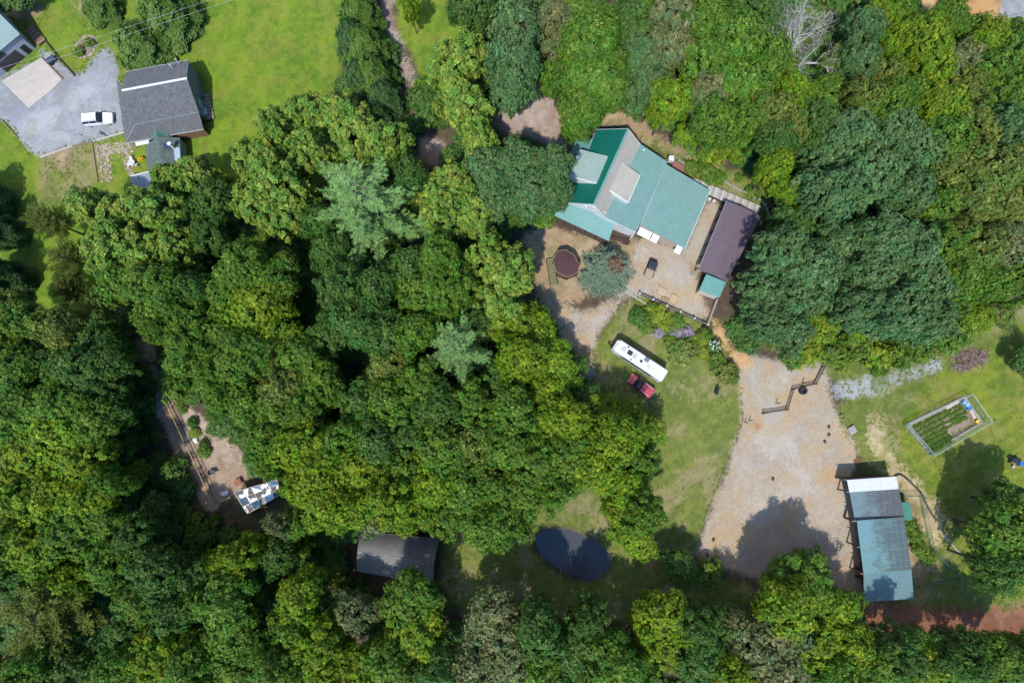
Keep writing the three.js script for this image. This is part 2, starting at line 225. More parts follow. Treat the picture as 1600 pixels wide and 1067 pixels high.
const groundColour = (() => {
  const d = new Uint8Array(TW * TH * 4), lin2s = new Uint8Array(4097);
  for (let i = 0; i <= 4096; i++) { const c = i / 4096; lin2s[i] = 255 * (c <= 0.0031308 ? c * 12.92 : 1.055 * c ** (1 / 2.4) - 0.055); }
  for (let j = 0; j < TH; j++) for (let i = 0; i < TW; i++) {
    const x = (i + 0.5) / TW * 2 * GX - GX, z = GZ0 + (j + 0.5) / TH * (GZ1 - GZ0), e = edgeNoise(x, z), n1 = fbm(x * 0.22, z * 0.22, 3, 4), n2 = fbm(x * 1.3, z * 1.3, 21, 3), f = hash2(i, j, 8), n3 = vnoise(x * 5, z * 5, 50);
    let k = 0.45 + n2 * 0.75, r = 0.105 * k, g = 0.070 * k, b = 0.042 * k;                  // leaf litter under the woods
    const moss = sstep(0.5, 0.66, n1); r += (0.05 - r) * moss * 0.6; g += (0.075 - g) * moss * 0.6; b += (0.018 - b) * moss * 0.6;
    for (const l of LAYERS) {
      const q = sampleMask(l.mask, x, z); if (q < 0.02 && l.edge < 0.5) continue;
      const w = sstep(0.34, 0.66, q + e * l.edge * 2 * (q > 0.01 ? 1 : 0) + (f - 0.5) * 0.22); if (w < 0.004) continue;
      const t = sstep(0.30, 0.70, n1 * 0.55 + n2 * 0.45), s = sstep(0.46, 0.72, fbm(x * 0.42 + 40, z * 0.42, 61, 5) + (n3 - 0.5) * 0.16) * (l.of === 'lawn' && l.kind === 'lush' ? 0.6 : 0.75), mow = l.of === 'lawn' ? 1 + 0.055 * Math.sin((x * 0.62 + z * (l.kind === 'lush' ? 0.18 : 1.1) + n1 * 3) * 2.6) + 0.16 * (n2 - 0.5) : 1, grit = (0.80 + 0.26 * f + 0.16 * n3) * mow;
      const R = ((l.a[0] + (l.b[0] - l.a[0]) * t) * (1 - s) + l.c[0] * s) * grit, G = ((l.a[1] + (l.b[1] - l.a[1]) * t) * (1 - s) + l.c[1] * s) * grit, B = ((l.a[2] + (l.b[2] - l.a[2]) * t) * (1 - s) + l.c[2] * s) * grit;
      const W = w * (l.mix ?? 1); r += (R - r) * W; g += (G - g) * W; b += (B - b) * W;
    }
    const o = (j * TW + i) * 4; d[o] = lin2s[Math.min(4096, r * 4096 | 0)]; d[o + 1] = lin2s[Math.min(4096, g * 4096 | 0)]; d[o + 2] = lin2s[Math.min(4096, b * 4096 | 0)]; d[o + 3] = 255;
  }
  const t = new THREE.DataTexture(d, TW, TH); t.colorSpace = THREE.SRGBColorSpace; t.magFilter = THREE.LinearFilter; t.minFilter = THREE.LinearMipmapLinearFilter; t.generateMipmaps = true; t.needsUpdate = true; return t;
})();
const groundRelief = relief.clone(); groundRelief.repeat.set(2 * GX / 1.7, (GZ1 - GZ0) / 1.7); groundRelief.needsUpdate = true;
const groundMat = new THREE.MeshStandardMaterial({ map: groundColour, roughness: 0.97, bumpMap: groundRelief, bumpScale: 0.05 });
const pondShape = POND.map(([x, y]) => at(x, y, 0));
function pondInside(x, z) { let s = 1e9, inside = false; for (let i = 0, j = pondShape.length - 1; i < pondShape.length; j = i++) { const a = pondShape[i], b = pondShape[j]; if ((a.z > z) !== (b.z > z) && x < (b.x - a.x) * (z - a.z) / (b.z - a.z) + a.x) inside = !inside; const dx = b.x - a.x, dz = b.z - a.z, t = Math.min(1, Math.max(0, ((x - a.x) * dx + (z - a.z) * dz) / (dx * dx + dz * dz))); s = Math.min(s, Math.hypot(x - a.x - t * dx, z - a.z - t * dz)); } return inside ? s : -s; }
const groundY = (x, z) => { const d = Math.abs(x - 9) < 16 && Math.abs(z - 33) < 16 ? pondInside(x, z) : -9; return d > -1.2 ? -0.75 * sstep(-1.2, 1.0, d) : 0; };
{
  const cell = 0.5, nx = 2 * GX / cell, nz = (GZ1 - GZ0) / cell, lists = {};
  for (let j = 0; j < nz; j++) for (let i = 0; i < nx; i++) {
    const x = -GX + (i + 0.5) * cell, z = GZ0 + (j + 0.5) * cell, e = edgeNoise(x, z); let of = 'forest_floor';
    for (const l of LAYERS) { const q = sampleMask(l.mask, x, z); if (q > 0.02 && q + e * l.edge * 2 > 0.5) of = l.of; }
    (lists[of] ??= []).push(i, j);
  }
  for (const [name, l] of Object.entries(lists)) {
    const pos = [], uv = [], idx = [], seen = new Map();
    const vert = (i, j) => { const k = j * 4096 + i; if (seen.has(k)) return seen.get(k); const x = -GX + i * cell, z = GZ0 + j * cell; seen.set(k, pos.length / 3); pos.push(x, groundY(x, z), z); uv.push(i / nx, j / nz); return pos.length / 3 - 1; };
    for (let k = 0; k < l.length; k += 2) { const a = vert(l[k], l[k + 1]), b = vert(l[k] + 1, l[k + 1]), c = vert(l[k] + 1, l[k + 1] + 1), d = vert(l[k], l[k + 1] + 1); idx.push(a, d, c, a, c, b); }
    const g = new THREE.BufferGeometry(); g.setAttribute('position', new THREE.BufferAttribute(new Float32Array(pos), 3)); g.setAttribute('uv', new THREE.BufferAttribute(new Float32Array(uv), 2)); g.setIndex(idx); g.computeVertexNormals();
    const m = new THREE.Mesh(g, groundMat); m.name = name; m.receiveShadow = m.castShadow = true; m.userData = { kind: 'structure', category: 'ground', label: { lawn: 'green mown grass around the houses and out to the field', forest_floor: 'shaded brown leaf litter under the trees', bare_earth: 'bare sandy earth and dry straw patches', gravel_lot: 'wide pale tan gravel lot and yard', gravel_driveway: 'grey gravel driveway beside the grey house', gravel_path: 'patchy white gravel track toward the vegetable garden', dirt_road: 'brown and reddish dirt tracks', garden_soil: 'pale mulch and soil in the garden beds', pond_bank: 'dark muddy bank around the pond' }[name] };
    scene.add(m);
  }
  const far = new THREE.Shape([[-1500, -1500], [1500, -1500], [1500, 1500], [-1500, 1500]].map(([a, b]) => new THREE.Vector2(a, b)));
  far.holes.push(new THREE.Path([[-GX, -GZ1], [-GX, -GZ0], [GX, -GZ0], [GX, -GZ1]].map(([a, b]) => new THREE.Vector2(a, b))));
  const m = new THREE.Mesh(new THREE.ShapeGeometry(far).rotateX(-Math.PI / 2), mat(0.05, 0.062, 0.022, { tex: null })); m.name = 'ground'; m.userData = { kind: 'structure', label: 'land stretching away around the properties', category: 'ground' }; scene.add(m);
  const ps = new THREE.Shape(grow(POND, 4).map(([x, y]) => at(x, y, 0)).map((p) => new THREE.Vector2(p.x, -p.z)));
  const wm = new THREE.MeshPhysicalMaterial({ roughness: 0.05, ior: 1.33 }); wm.bumpMap = groundRelief; wm.bumpScale = 0.004; wm.color.setRGB(0.062, 0.065, 0.072);
  const w = new THREE.Mesh(new THREE.ShapeGeometry(ps).rotateX(-Math.PI / 2), wm); w.position.y = -0.3; w.name = 'pond_water'; w.userData = { kind: 'structure', label: 'slate blue still water of the small oval pond', category: 'water' }; w.receiveShadow = true; scene.add(w);
}
// ---------- trees: a tapered trunk with limbs, a crown of leaf sprays spread over many boughs ----------
class Leaves {                                                         // collects small leaf faces with a tone each
  constructor() { this.p = []; this.n = []; this.c = []; }
  leaf(o, d, s, L, W, k) {                                             // rhombus from o along d, s across
    const N = V().crossVectors(s, d).normalize(), a = o, b = o.clone().addScaledVector(d, L * 0.5).addScaledVector(s, W), c = o.clone().addScaledVector(d, L).addScaledVector(N, -L * 0.12), e = o.clone().addScaledVector(d, L * 0.5).addScaledVector(s, -W);
    for (const q of [a, b, c, a, c, e]) { this.p.push(q.x, q.y, q.z); this.c.push(k[0], k[1], k[2]); }
  }
  needle(o, d, s, L, W, k) {
    const a = o.clone().addScaledVector(s, W), b = o.clone().addScaledVector(s, -W), c = o.clone().addScaledVector(d, L);
    for (const q of [a, b, c]) { this.p.push(q.x, q.y, q.z); this.c.push(k[0], k[1], k[2]); }
  }
  build() { const g = new THREE.BufferGeometry(); g.setAttribute('position', new THREE.BufferAttribute(new Float32Array(this.p), 3)); g.setAttribute('color', new THREE.BufferAttribute(new Float32Array(this.c), 3)); g.computeVertexNormals(); return g; }
}
function dirOf(r, bias = 0) { const z = r() * 2 - 1, a = r() * 6.2832, q = Math.sqrt(1 - z * z); return V(q * Math.cos(a), z + bias, q * Math.sin(a)).normalize(); }
const across = (d, r) => { const a = dirOf(r); return a.addScaledVector(d, -a.dot(d)).normalize(); };
function spray(lv, r, c, out, rad, n, L, W, k) {                       // a rosette of leaves round a twig end, facing outward
  const e1 = across(out, r), e2 = V().crossVectors(out, e1), a0 = r() * 6.28;
  for (let i = 0; i < n; i++) {
    const a = a0 + (i + (r() - 0.5) * 0.8) / n * 6.2832, lift = 0.05 + 0.6 * r(), d = e1.clone().multiplyScalar(Math.cos(a)).addScaledVector(e2, Math.sin(a)).addScaledVector(out, lift).normalize();
    const s = V().crossVectors(d, out).normalize(); if (!isFinite(s.x)) continue;
    const o = c.clone().addScaledVector(d, rad * 0.25).addScaledVector(out, (r() - 0.5) * rad * 0.8), v = 0.84 + r() * 0.32, h = (r() - 0.5) * 0.18;
    s.addScaledVector(out, (r() - 0.5) * 0.9).normalize();
    lv.leaf(o, d, s, L * (0.7 + r() * 0.6), W * (0.7 + r() * 0.6), [k[0] * v * (1 + h), k[1] * v, k[2] * v * (1 - h)]);
  }
}
function limbGeo(a, b, ra, rb, bend, r, sides = 6) {
  const m = lerp(a, b, 0.5).add(V((r() - 0.5) * bend, (r() - 0.3) * bend, (r() - 0.5) * bend)), curve = new THREE.QuadraticBezierCurve3(a, m, b), n = 4, g = new THREE.TubeGeometry(curve, n, 1, sides, false), p = g.attributes.position;
  for (let i = 0; i <= n; i++) { const c = curve.getPoint(i / n), R = ra + (rb - ra) * i / n; for (let j = 0; j <= sides; j++) { const k = i * (sides + 1) + j; p.setXYZ(k, c.x + (p.getX(k) - c.x) * R, c.y + (p.getY(k) - c.y) * R, c.z + (p.getZ(k) - c.z) * R); } }
  g.computeVertexNormals(); return g;
}
function broad(seed, o) {                                              // broadleaf, metres, crown radius o.R
  const r = rngOf(seed), lv = new Leaves(), wood = [], { R, h } = o, cy = h - o.up, lobes = [];
  wood.push(limbGeo(V(0, -0.2, 0), V((r() - 0.5) * 0.4, cy - o.up * 0.2, (r() - 0.5) * 0.4), R * 0.055, R * 0.03, 0.5, r, 8));
  const lop = [r() * 6.28, r() * 6.28, r() * 6.28];
  for (let i = 0; i < o.lobes; i++) {
    const t = (i + 0.5) / o.lobes, y = 1 - t * (1 + o.low), a = i * 2.39996 + r() * 0.7, q = Math.sqrt(Math.max(0, 1 - y * y));
    const uneven = 1 + 0.17 * Math.sin(a * 2 + lop[0]) + 0.13 * Math.sin(a * 3 + lop[1]) + 0.11 * Math.sin(a * 5 + lop[2]);
    const k = (0.62 + 0.42 * r()) * uneven, c = V(q * Math.cos(a) * (R - o.lobe[0] * 0.7) * k, cy + y * (y > 0 ? o.up - o.lobe[0] * 0.5 : o.down) * (0.62 + 0.46 * r()), q * Math.sin(a) * (R - o.lobe[0] * 0.7) * k);
    lobes.push({ c, rad: (o.lobe[0] + (o.lobe[1] - o.lobe[0]) * r()) * (y < 0 ? 0.8 : 1), hue: r() });
  }
  for (let i = 0; i < o.lobes * 0.15; i++) { const d = dirOf(r, 0.2).multiplyScalar(0.55); lobes.push({ c: V(d.x * R, cy + d.y * o.up, d.z * R), rad: o.lobe[1] * 0.9, hue: r(), thin: 0.5 }); }
  lobes.forEach((b, i) => {
    if (i % (o.limbEvery ?? 2) === 0) { const s = V(0, cy - o.up * (0.2 + 0.3 * r()), 0); wood.push(limbGeo(s, b.c.clone().multiplyScalar(1).add(V(0, b.rad * (r() * 0.5 - 0.1), 0)), R * 0.019, 0.022, 1.2, r, 4)); }
    const out = b.c.clone().sub(V(0, cy - o.up * 0.4, 0)).normalize(), n = Math.round(o.sprays * (b.thin ?? 1) * (b.rad / o.lobe[1]) ** 1.6), tone = 0.80 + 0.40 * b.hue; b.warm = 0.78 + 0.46 * r();
    for (let j = 0; j < n; j++) {
      const d = dirOf(r, 0.35), dp = 0.45 + 0.75 * r() ** 0.8, c = b.c.clone().add(V(d.x * b.rad, d.y * b.rad * o.squash, d.z * b.rad).multiplyScalar(dp)), so = d.clone().multiplyScalar(0.8).addScaledVector(out, 0.5); so.y += 0.25; so.normalize();
      const tip = r() < o.tips ? 1.45 : 1, k = tone * tip * (0.72 + 0.5 * r());  // random pale tips, lifted further to paint leaf highlights into the colour
      spray(lv, r, c, so, o.leaf[0] * 0.5, o.per, o.leaf[0], o.leaf[1], [k * b.warm * (1 + (tip - 1) * 0.6), k, k * (tip > 1 ? 1.3 : 1)]);
    }
  });
  return { crown: lv.build(), trunk: merge(wood), h };
}
function pine(seed, o) {                                               // white pine: whorls of feathery boughs
  const r = rngOf(seed), lv = new Leaves(), wood = [], { R, h } = o;
  wood.push(limbGeo(V(0, -0.2, 0), V(0, h * 0.97, 0), R * 0.06, 0.04, 0.2, r, 7));
  for (let w = 0; w < o.whorls; w++) {
    const t = w / (o.whorls - 1), y = h * (o.bare + (0.985 - o.bare) * t), n = o.boughs - Math.round(t * 1.5), off = r() * 6.28;
    for (let b = 0; b < n; b++) {
      const a = off + b / n * 6.2832 + (r() - 0.5) * 0.5, L = R * Math.max(0.08, (1 - t) ** o.taper) * ((o.side ? 0.55 : 0.72) + (o.side ? 0.6 : 0.36) * r()), rise = o.rise + t * 0.6, P = (s) => V(Math.cos(a) * L * s, y + L * (rise * s + o.tipUp * s * s) - 0, Math.sin(a) * L * s);
      wood.push(limbGeo(P(0), P(0.92), 0.05 * R * 0.35, 0.012, 0.05, r, 4));
      const tw = Math.max(4, Math.round(L * o.twigs));
      for (let j = 0; j < tw; j++) {
        const s = 0.18 + 0.82 * (j + r() * 0.6) / tw, base = P(Math.min(1, s)), side = j % 2 ? 1 : -1, ta = a + side * (0.55 + 0.5 * r()) * (s > 0.93 ? 0.3 : 1), tl = ((o.side ?? 0.34) * L * (1 - s * 0.75) + 0.28) * (0.7 + 0.5 * r()), td = V(Math.cos(ta), 0.18 + 0.25 * r(), Math.sin(ta)).normalize();
        for (let q = 0.12; q < tl; q += o.step) {
          const c = base.clone().addScaledVector(td, q), v = 0.8 + 0.4 * r(), m = o.dead && Math.hypot(c.x - 0.9, c.z + 0.3) < 1.45 && r() < o.dead ? 1 : 0;
          for (let e = 0; e < o.needles; e++) { const d = td.clone().multiplyScalar(0.75).add(dirOf(r, 0.35).multiplyScalar(0.95)).normalize(); lv.needle(c.clone().addScaledVector(td, (r() - 0.5) * o.step), d, across(d, r), o.len * (0.7 + 0.6 * r()), o.wid, m ? [1.15 * v, 0.50 * v, 0.42 * v] : [v, v, v * (0.92 + 0.2 * r())]); }
        }
      }
    }
  }
  return { crown: lv.build(), trunk: merge(wood), h };
}
function cedar(seed, o) {                                              // close evergreen cone of upward sprays
  const r = rngOf(seed), lv = new Leaves(), wood = [limbGeo(V(0, -0.2, 0), V(0, o.h * 0.9, 0), o.R * 0.07, 0.04, 0.1, r, 7)], ph = [r() * 6, r() * 6, r() * 6];
  for (let i = 0; i < o.n; i++) {
    const t = 1 - Math.sqrt(r()), a = r() * 6.2832, lump = 1 + 0.12 * Math.sin(a * 5 + t * 9 + ph[0]) + 0.10 * Math.sin(a * 9 - t * 17 + ph[1]) + 0.08 * Math.sin(a * 3 + t * 23 + ph[2]);
    const rad = o.R * Math.min(1, (1 - t) ** o.shape * 1.08) * lump * (0.72 + 0.3 * r() ** 0.5), c = V(Math.cos(a) * rad, 0.4 + t * (o.h - 0.4) + (lump - 1) * 1.5, Math.sin(a) * rad), out = V(Math.cos(a), 0.9, Math.sin(a)).normalize();
    const v = 0.85 + 0.3 * r();
    spray(lv, r, c, out, 0.14, 5, o.leaf[0], o.leaf[1], [v, v, v]);
  }
  return { crown: lv.build(), trunk: merge(wood), h: o.h };
}
const leafMat = (r, g, b, rough = 0.5) => { const m = new THREE.MeshPhysicalMaterial({ roughness: rough, vertexColors: true, side: THREE.DoubleSide, specularIntensity: 0.55 }); m.color.setRGB(r, g, b); return m; };
const BARK = mat(0.11, 0.085, 0.065, { bump: 0.02 }), PALEBARK = mat(0.30, 0.28, 0.25, { bump: 0.02 });
const FOL = {
  bright: leafMat(0.124, 0.212, 0.007), tulip: leafMat(0.128, 0.215, 0.022), mid: leafMat(0.078, 0.165, 0.012), deep: leafMat(0.056, 0.128, 0.017), oak: leafMat(0.082, 0.162, 0.045),
  olive: leafMat(0.112, 0.160, 0.022), grey: leafMat(0.130, 0.165, 0.052), pinepale: leafMat(0.205, 0.355, 0.095), pineolive: leafMat(0.165, 0.205, 0.030), cedar: leafMat(0.090, 0.160, 0.020), cedardark: leafMat(0.055, 0.115, 0.030),
  spruce: leafMat(0.235, 0.320, 0.205), lime: leafMat(0.155, 0.225, 0.012), shrub: leafMat(0.090, 0.165, 0.014), lilac: leafMat(0.235, 0.215, 0.235),
};
const SHAPE = {};
const bo = (R, h, e) => ({ R, h, up: 4.6, down: 5.2, low: 0.72, lobes: 76, lobe: [0.85, 1.55], sprays: 66, per: 6, leaf: [0.35, 0.115], squash: 0.8, tips: 0.12, ...e });
SHAPE.broad = [11, 12, 13, 14].map((s, i) => broad(s, bo(6, 15, [{}, { lobes: 58, lobe: [0.9, 1.8], sprays: 92 }, { lobes: 100, lobe: [0.55, 1.15], up: 5.4, sprays: 50 }, { lobes: 66, lobe: [0.7, 1.7], up: 4.6, sprays: 80 }][i])));
SHAPE.tulip = [31, 32].map((s) => broad(s, bo(6, 16, { lobes: 112, lobe: [0.55, 1.05], sprays: 42, up: 6.2, squash: 1.0, tips: 0.3, leaf: [0.38, 0.135] })));
SHAPE.oak = [21, 22].map((s) => broad(s, bo(6, 14, { lobes: 140, lobe: [0.6, 1.05], up: 4.4, sprays: 40, per: 6, leaf: [0.31, 0.115], squash: 0.95, tips: 0.1, low: 0.6, limbEvery: 5 })));
SHAPE.pine = [41].map((s) => pine(s, { R: 6, h: 19, whorls: 10, boughs: 6, bare: 0.35, taper: 0.62, rise: 0.05, tipUp: 0.12, twigs: 6.2, step: 0.24, needles: 10, len: 0.36, wid: 0.036, side: 0.22 }));
SHAPE.scrub = [51, 52].map((s) => pine(s, { R: 5, h: 14, whorls: 9, boughs: 6, bare: 0.45, taper: 0.4, rise: 0.18, tipUp: 0.2, twigs: 5.5, step: 0.30, needles: 12, len: 0.32, wid: 0.042 }));
SHAPE.cedar = [61, 62].map((s) => cedar(s, { R: 3.6, h: 9, n: 3800, shape: 0.62, leaf: [0.42, 0.10] }));
SHAPE.shrub = [71, 72, 73].map((s) => broad(s, { R: 2, h: 2.6, up: 1.5, down: 0.9, low: 0.5, lobes: 30, lobe: [0.4, 0.75], sprays: 26, per: 6, leaf: [0.26, 0.085], squash: 0.9, tips: 0.15 }));
const LOOK = { bright: ['bright yellow-green', 'broadleaf tree', 'broad'], tulip: ['pale-tipped green', 'broadleaf tree', 'tulip'], mid: ['mid-green', 'broadleaf tree', 'broad'], deep: ['dark green', 'broadleaf tree', 'broad'], oak: ['dense blue-green', 'round-crowned tree', 'oak'], olive: ['olive green', 'broadleaf tree', 'broad'], grey: ['pale grey-green', 'broadleaf tree', 'broad'], pinepale: ['pale blue-green', 'pine', 'pine'], pineolive: ['feathery olive', 'pine', 'scrub'], cedar: ['close green', 'evergreen', 'cedar'], cedardark: ['dark close', 'evergreen', 'cedar'], lime: ['lime green', 'shrub', 'shrub'], shrub: ['leafy green', 'shrub', 'shrub'] };
const CODE = { B: 'bright', T: 'tulip', M: 'mid', D: 'deep', K: 'oak', O: 'olive', G: 'grey', P: 'pinepale', S: 'pineolive', C: 'cedar', E: 'cedardark', L: 'lime', H: 'shrub' };
// px, py of the crown in the photograph, its radius there, kind, and the height in metres where it is not the usual one
const TREES = `
22,-14,40,D,5;150,4,27,C,6;252,14,46,C,9;212,64,40,C,8;-26,352,26,E,13;-24,428,30,E,14;-50,300,30,E,13;-32,470,28,E,13;
560,12,30,C,10;548,55,26,E,9;572,72,34,C,10;580,112,32,C,10;562,118,26,E,9;600,150,28,E,9;590,188,30,E,9;617,212,26,E,8;630,250,24,D,7;
640,8,19,B,11;714,95,50,T;724,160,46,T;735,14,42,D;800,30,48,K;803,90,46,K;798,140,42,K;866,30,30,G;870,78,26,G;922,65,56,M;930,125,54,M;905,178,40,M;872,120,30,M;
990,35,40,D;998,85,38,K;1010,140,36,K;1050,20,44,G;1046,75,40,G;1045,160,38,B;1100,30,46,M;1110,90,52,M;1150,60,54,M;1160,130,52,M;1105,150,42,G;1175,15,42,D;1205,95,42,M;1075,205,26,B,7;1118,192,40,M;1165,190,42,M;1120,238,20,L,4;1150,228,24,B,6;1205,180,40,O;
1212,22,30,K,9;1222,112,34,O,9;1240,150,38,B;1352,45,34,K;1345,95,32,K;1318,96,30,O,9;1300,145,34,M,9;1262,150,28,M,9;1372,30,36,B;1398,62,30,B;1400,14,34,M;1440,62,42,B;1455,92,44,B;1478,26,34,M;1508,46,30,M;1538,62,34,B;1585,70,42,M;1592,120,42,M;1545,105,36,M;1500,95,36,G;1508,140,38,O;1420,150,42,M;1385,118,34,O;1390,160,34,M;1560,160,42,M;1470,165,38,B;1350,160,34,O;
1232,205,40,O;1270,190,38,D;1212,262,34,B;1232,300,28,B;1210,222,34,D;1330,215,54,K;1395,205,50,K;1290,250,44,K;1360,275,56,K;1300,300,50,K;1430,235,48,K;1475,215,46,M;1525,210,48,O;1580,205,44,K;1490,265,46,O;1545,268,50,O;1590,270,40,M;1420,300,42,K;1465,325,44,M;1515,325,46,O;1570,325,46,O;1240,350,34,D;
1225,395,46,K;1265,425,56,K;1240,465,44,K;1305,385,42,K;1385,375,54,K;1425,400,54,K;1365,430,52,K;1470,390,46,M;1440,450,52,K;1490,440,44,M;1400,485,50,K;1340,480,42,K;1450,500,40,K;1520,390,44,O;1560,385,40,G;1590,390,36,B;1540,440,36,M;1192,455,38,K;1196,503,32,K;1234,518,38,K;1200,485,42,K;1290,465,30,B,9;1285,505,34,B,8;1585,440,36,M;
1262,548,24,L,4;1240,560,17,H,3;1300,550,22,H,4;1335,535,26,H,5;1370,552,24,L,4;1405,552,26,H,5;1440,545,24,H,4;1320,570,13,L,2;1375,575,14,H,2.5;1350,512,24,B,6;1475,530,24,H,4;1500,515,26,H,5;1530,500,28,B,6;1565,490,24,O,6;
1574,832,52,M;1595,790,42,D;1566,885,38,D;1598,870,46,M;1616,566,32,D,6;
1255,905,50,M;1230,950,50,B;1295,948,44,B,14;1215,985,44,G;1275,1000,46,B;1325,1005,42,B,15;1170,1010,44,G;1365,1040,42,M;1410,1022,40,D;1455,1040,40,B;1500,1030,38,D;1545,1030,42,M;1592,1032,42,M;1210,1045,46,G;1310,1056,40,M;
1035,965,46,B;1030,1005,40,B;1062,888,30,D,7;1100,1030,44,D;1145,1060,40,B;1085,975,34,D;1135,975,34,D;960,1035,50,M;905,1010,46,D;920,965,34,D;840,985,46,D;845,1045,44,M;768,960,46,G;795,1015,48,G;740,1040,44,G;990,1062,34,G;
640,935,46,M;650,990,50,B;610,1035,46,M;690,1050,38,D;560,1048,44,B;505,1010,46,B;470,930,42,B;455,985,40,M;520,1058,38,B;430,1040,44,M;520,912,28,S,9;555,955,36,G;435,868,32,D;438,818,24,G;470,850,20,L,6;
355,945,52,M;365,985,46,M;378,868,36,B;345,880,24,B;300,905,40,D;250,895,44,D;225,935,40,M;275,960,40,D;180,880,42,M;200,985,40,D;250,1020,44,B;300,1040,42,M;190,1042,42,M;360,1045,44,M;75,960,70,S,15;20,900,42,D;120,905,34,B;60,860,46,B;110,830,44,M;155,815,42,M;50,1055,44,M;115,1050,40,D;210,840,34,D;240,800,26,D,8;
90,680,58,B;50,720,52,B;130,720,48,B;35,640,50,M;95,625,48,M;150,660,42,M;20,780,50,B;80,780,48,B;140,775,42,B;170,642,36,D;166,596,32,D;130,575,44,D;75,560,46,D;20,575,46,M;40,510,44,M;95,515,40,O;150,530,38,D;180,560,34,D;176,700,30,D,10;205,745,28,M,8;175,755,30,M;20,840,40,M;10,480,34,O;
78,345,34,S,11;108,405,32,S,11;105,450,22,S,9;145,325,40,T;190,345,46,T;240,325,46,T;175,390,46,T;225,395,50,T;270,385,40,T;190,440,42,M;245,450,44,M;290,345,38,D;265,285,32,T;305,275,36,T;335,315,38,D;325,365,34,D;255,500,46,M;300,455,34,D;250,512,28,M;295,545,46,M;
395,245,38,T;430,275,48,T;400,310,42,T;445,325,42,T;430,200,34,T;470,180,40,T;520,180,44,T;480,235,40,T;555,205,44,T;600,225,42,T;640,275,32,D;565,308,106,P,20;500,345,32,D;515,385,34,D;
700,290,44,T;690,330,40,T;735,330,40,T;750,225,36,T;765,265,46,K;815,255,44,K;825,300,44,K;770,310,42,K;862,262,38,K;868,300,32,K;
380,420,46,M;425,435,44,M;400,480,48,B;350,460,42,M;345,520,42,M;430,520,46,B;385,560,46,M;332,583,36,M;470,560,46,M;440,605,44,O;500,600,40,M;535,450,44,D;585,455,44,D;560,500,46,D;600,520,42,D;520,520,40,D;640,420,44,D;690,405,42,M;665,460,44,M;710,455,40,M;760,405,40,T;795,430,44,T;780,470,40,T;745,500,34,D;650,520,40,M;610,570,42,O;
713,545,74,P,18;800,505,38,B;836,522,44,B,11;862,566,42,B,10;815,560,44,B;780,600,38,D;856,612,40,B,11;900,572,22,D,5;916,628,30,D,8;
660,600,44,M;610,630,44,M;560,630,42,D;690,640,42,D;740,630,42,M;800,640,44,M;845,660,44,B;890,660,42,B;942,648,38,B,9;978,655,34,B,8;1008,678,34,B,9;960,690,46,B;995,720,36,M;930,730,44,B;970,760,40,B;890,720,46,M;840,720,46,M;790,700,46,M;740,700,44,O;690,700,44,M;640,680,44,D;590,690,42,D;535,690,42,M;
970,797,34,B,11;1005,800,38,M;994,838,38,B,11;870,764,34,M;824,770,42,M;780,765,44,M;730,760,46,M;680,750,44,B;630,740,42,M;700,805,40,M;750,820,42,M;790,820,38,M;560,740,48,B;600,780,46,B;550,795,40,B;640,800,38,B;500,740,46,B;480,690,46,B;510,790,40,B;452,704,40,B;430,650,44,M;480,645,40,M;394,634,42,M;350,620,32,M;418,684,36,M;428,726,28,M;472,764,32,B;470,815,30,M;350,570,40,M;300,500,40,M;590,810,34,G`;
const MARKS = [['grey-shingled house', 250, 160], ['white parked car', 153, 186], ['oval flower bed', 133, 72], ['top dirt driveway', 620, 70], ['teal-roofed house', 980, 285], ['octagonal gazebo', 885, 412], ['purple-brown roof', 1140, 375], ['white camper', 1000, 563], ['oval pond', 895, 868], ['grey hoop shed', 620, 870], ['vegetable garden', 1475, 665], ['long barn roof', 1375, 840], ['glazed greenhouse', 400, 778], ['fenced planting bed', 295, 690], ['tall pale pine', 565, 305], ['smaller pale pine', 713, 545], ['bare dead tree', 1275, 70], ['brush pile', 1515, 560], ['red dirt track', 1440, 965], ['gravel lot', 1215, 740], ['corral fence', 1240, 610], ['concrete garage slab', 50, 130]];
const OWN = { '565,308': 'tall pale feathery pine standing out among the broadleaf crowns', '713,545': 'smaller pale blue-green pine, star-shaped, alone amid dark broadleaf crowns', '640,8': 'small tree with a bare leaning trunk beside the top dirt driveway', '75,960': 'wide feathery olive pine in the bottom corner by grey twigs', '1062,888': 'round dark bush between the pond and the gravel lot corner' };
const protos = {};
function proto(kind, v) {
  const sh = LOOK[kind][2], list = SHAPE[sh], k = kind + v % list.length;
  if (!protos[k]) { const s = list[v % list.length], g = new THREE.Group(), t = new THREE.Mesh(s.trunk, BARK), c = new THREE.Mesh(s.crown, FOL[kind]); t.name = 'trunk'; c.name = 'crown'; g.add(t, c); shade(g); protos[k] = { g, h: s.h, R: { broad: 6, tulip: 6, oak: 6, pine: 6, scrub: 5, cedar: 3.6, shrub: 2 }[sh] }; }
  return protos[k];
}
const ORD = ['', 'second', 'third', 'fourth', 'fifth', 'sixth', 'seventh', 'eighth', 'ninth', 'tenth', 'eleventh', 'twelfth'];
const forest = TREES.replace(/\n/g, '').split(';').filter(Boolean).map((s) => { const [x, y, r, c, h] = s.split(','); return { x: +x, y: +y, r: +r, kind: CODE[c], h: h ? +h : 0 }; });
const counts = {};
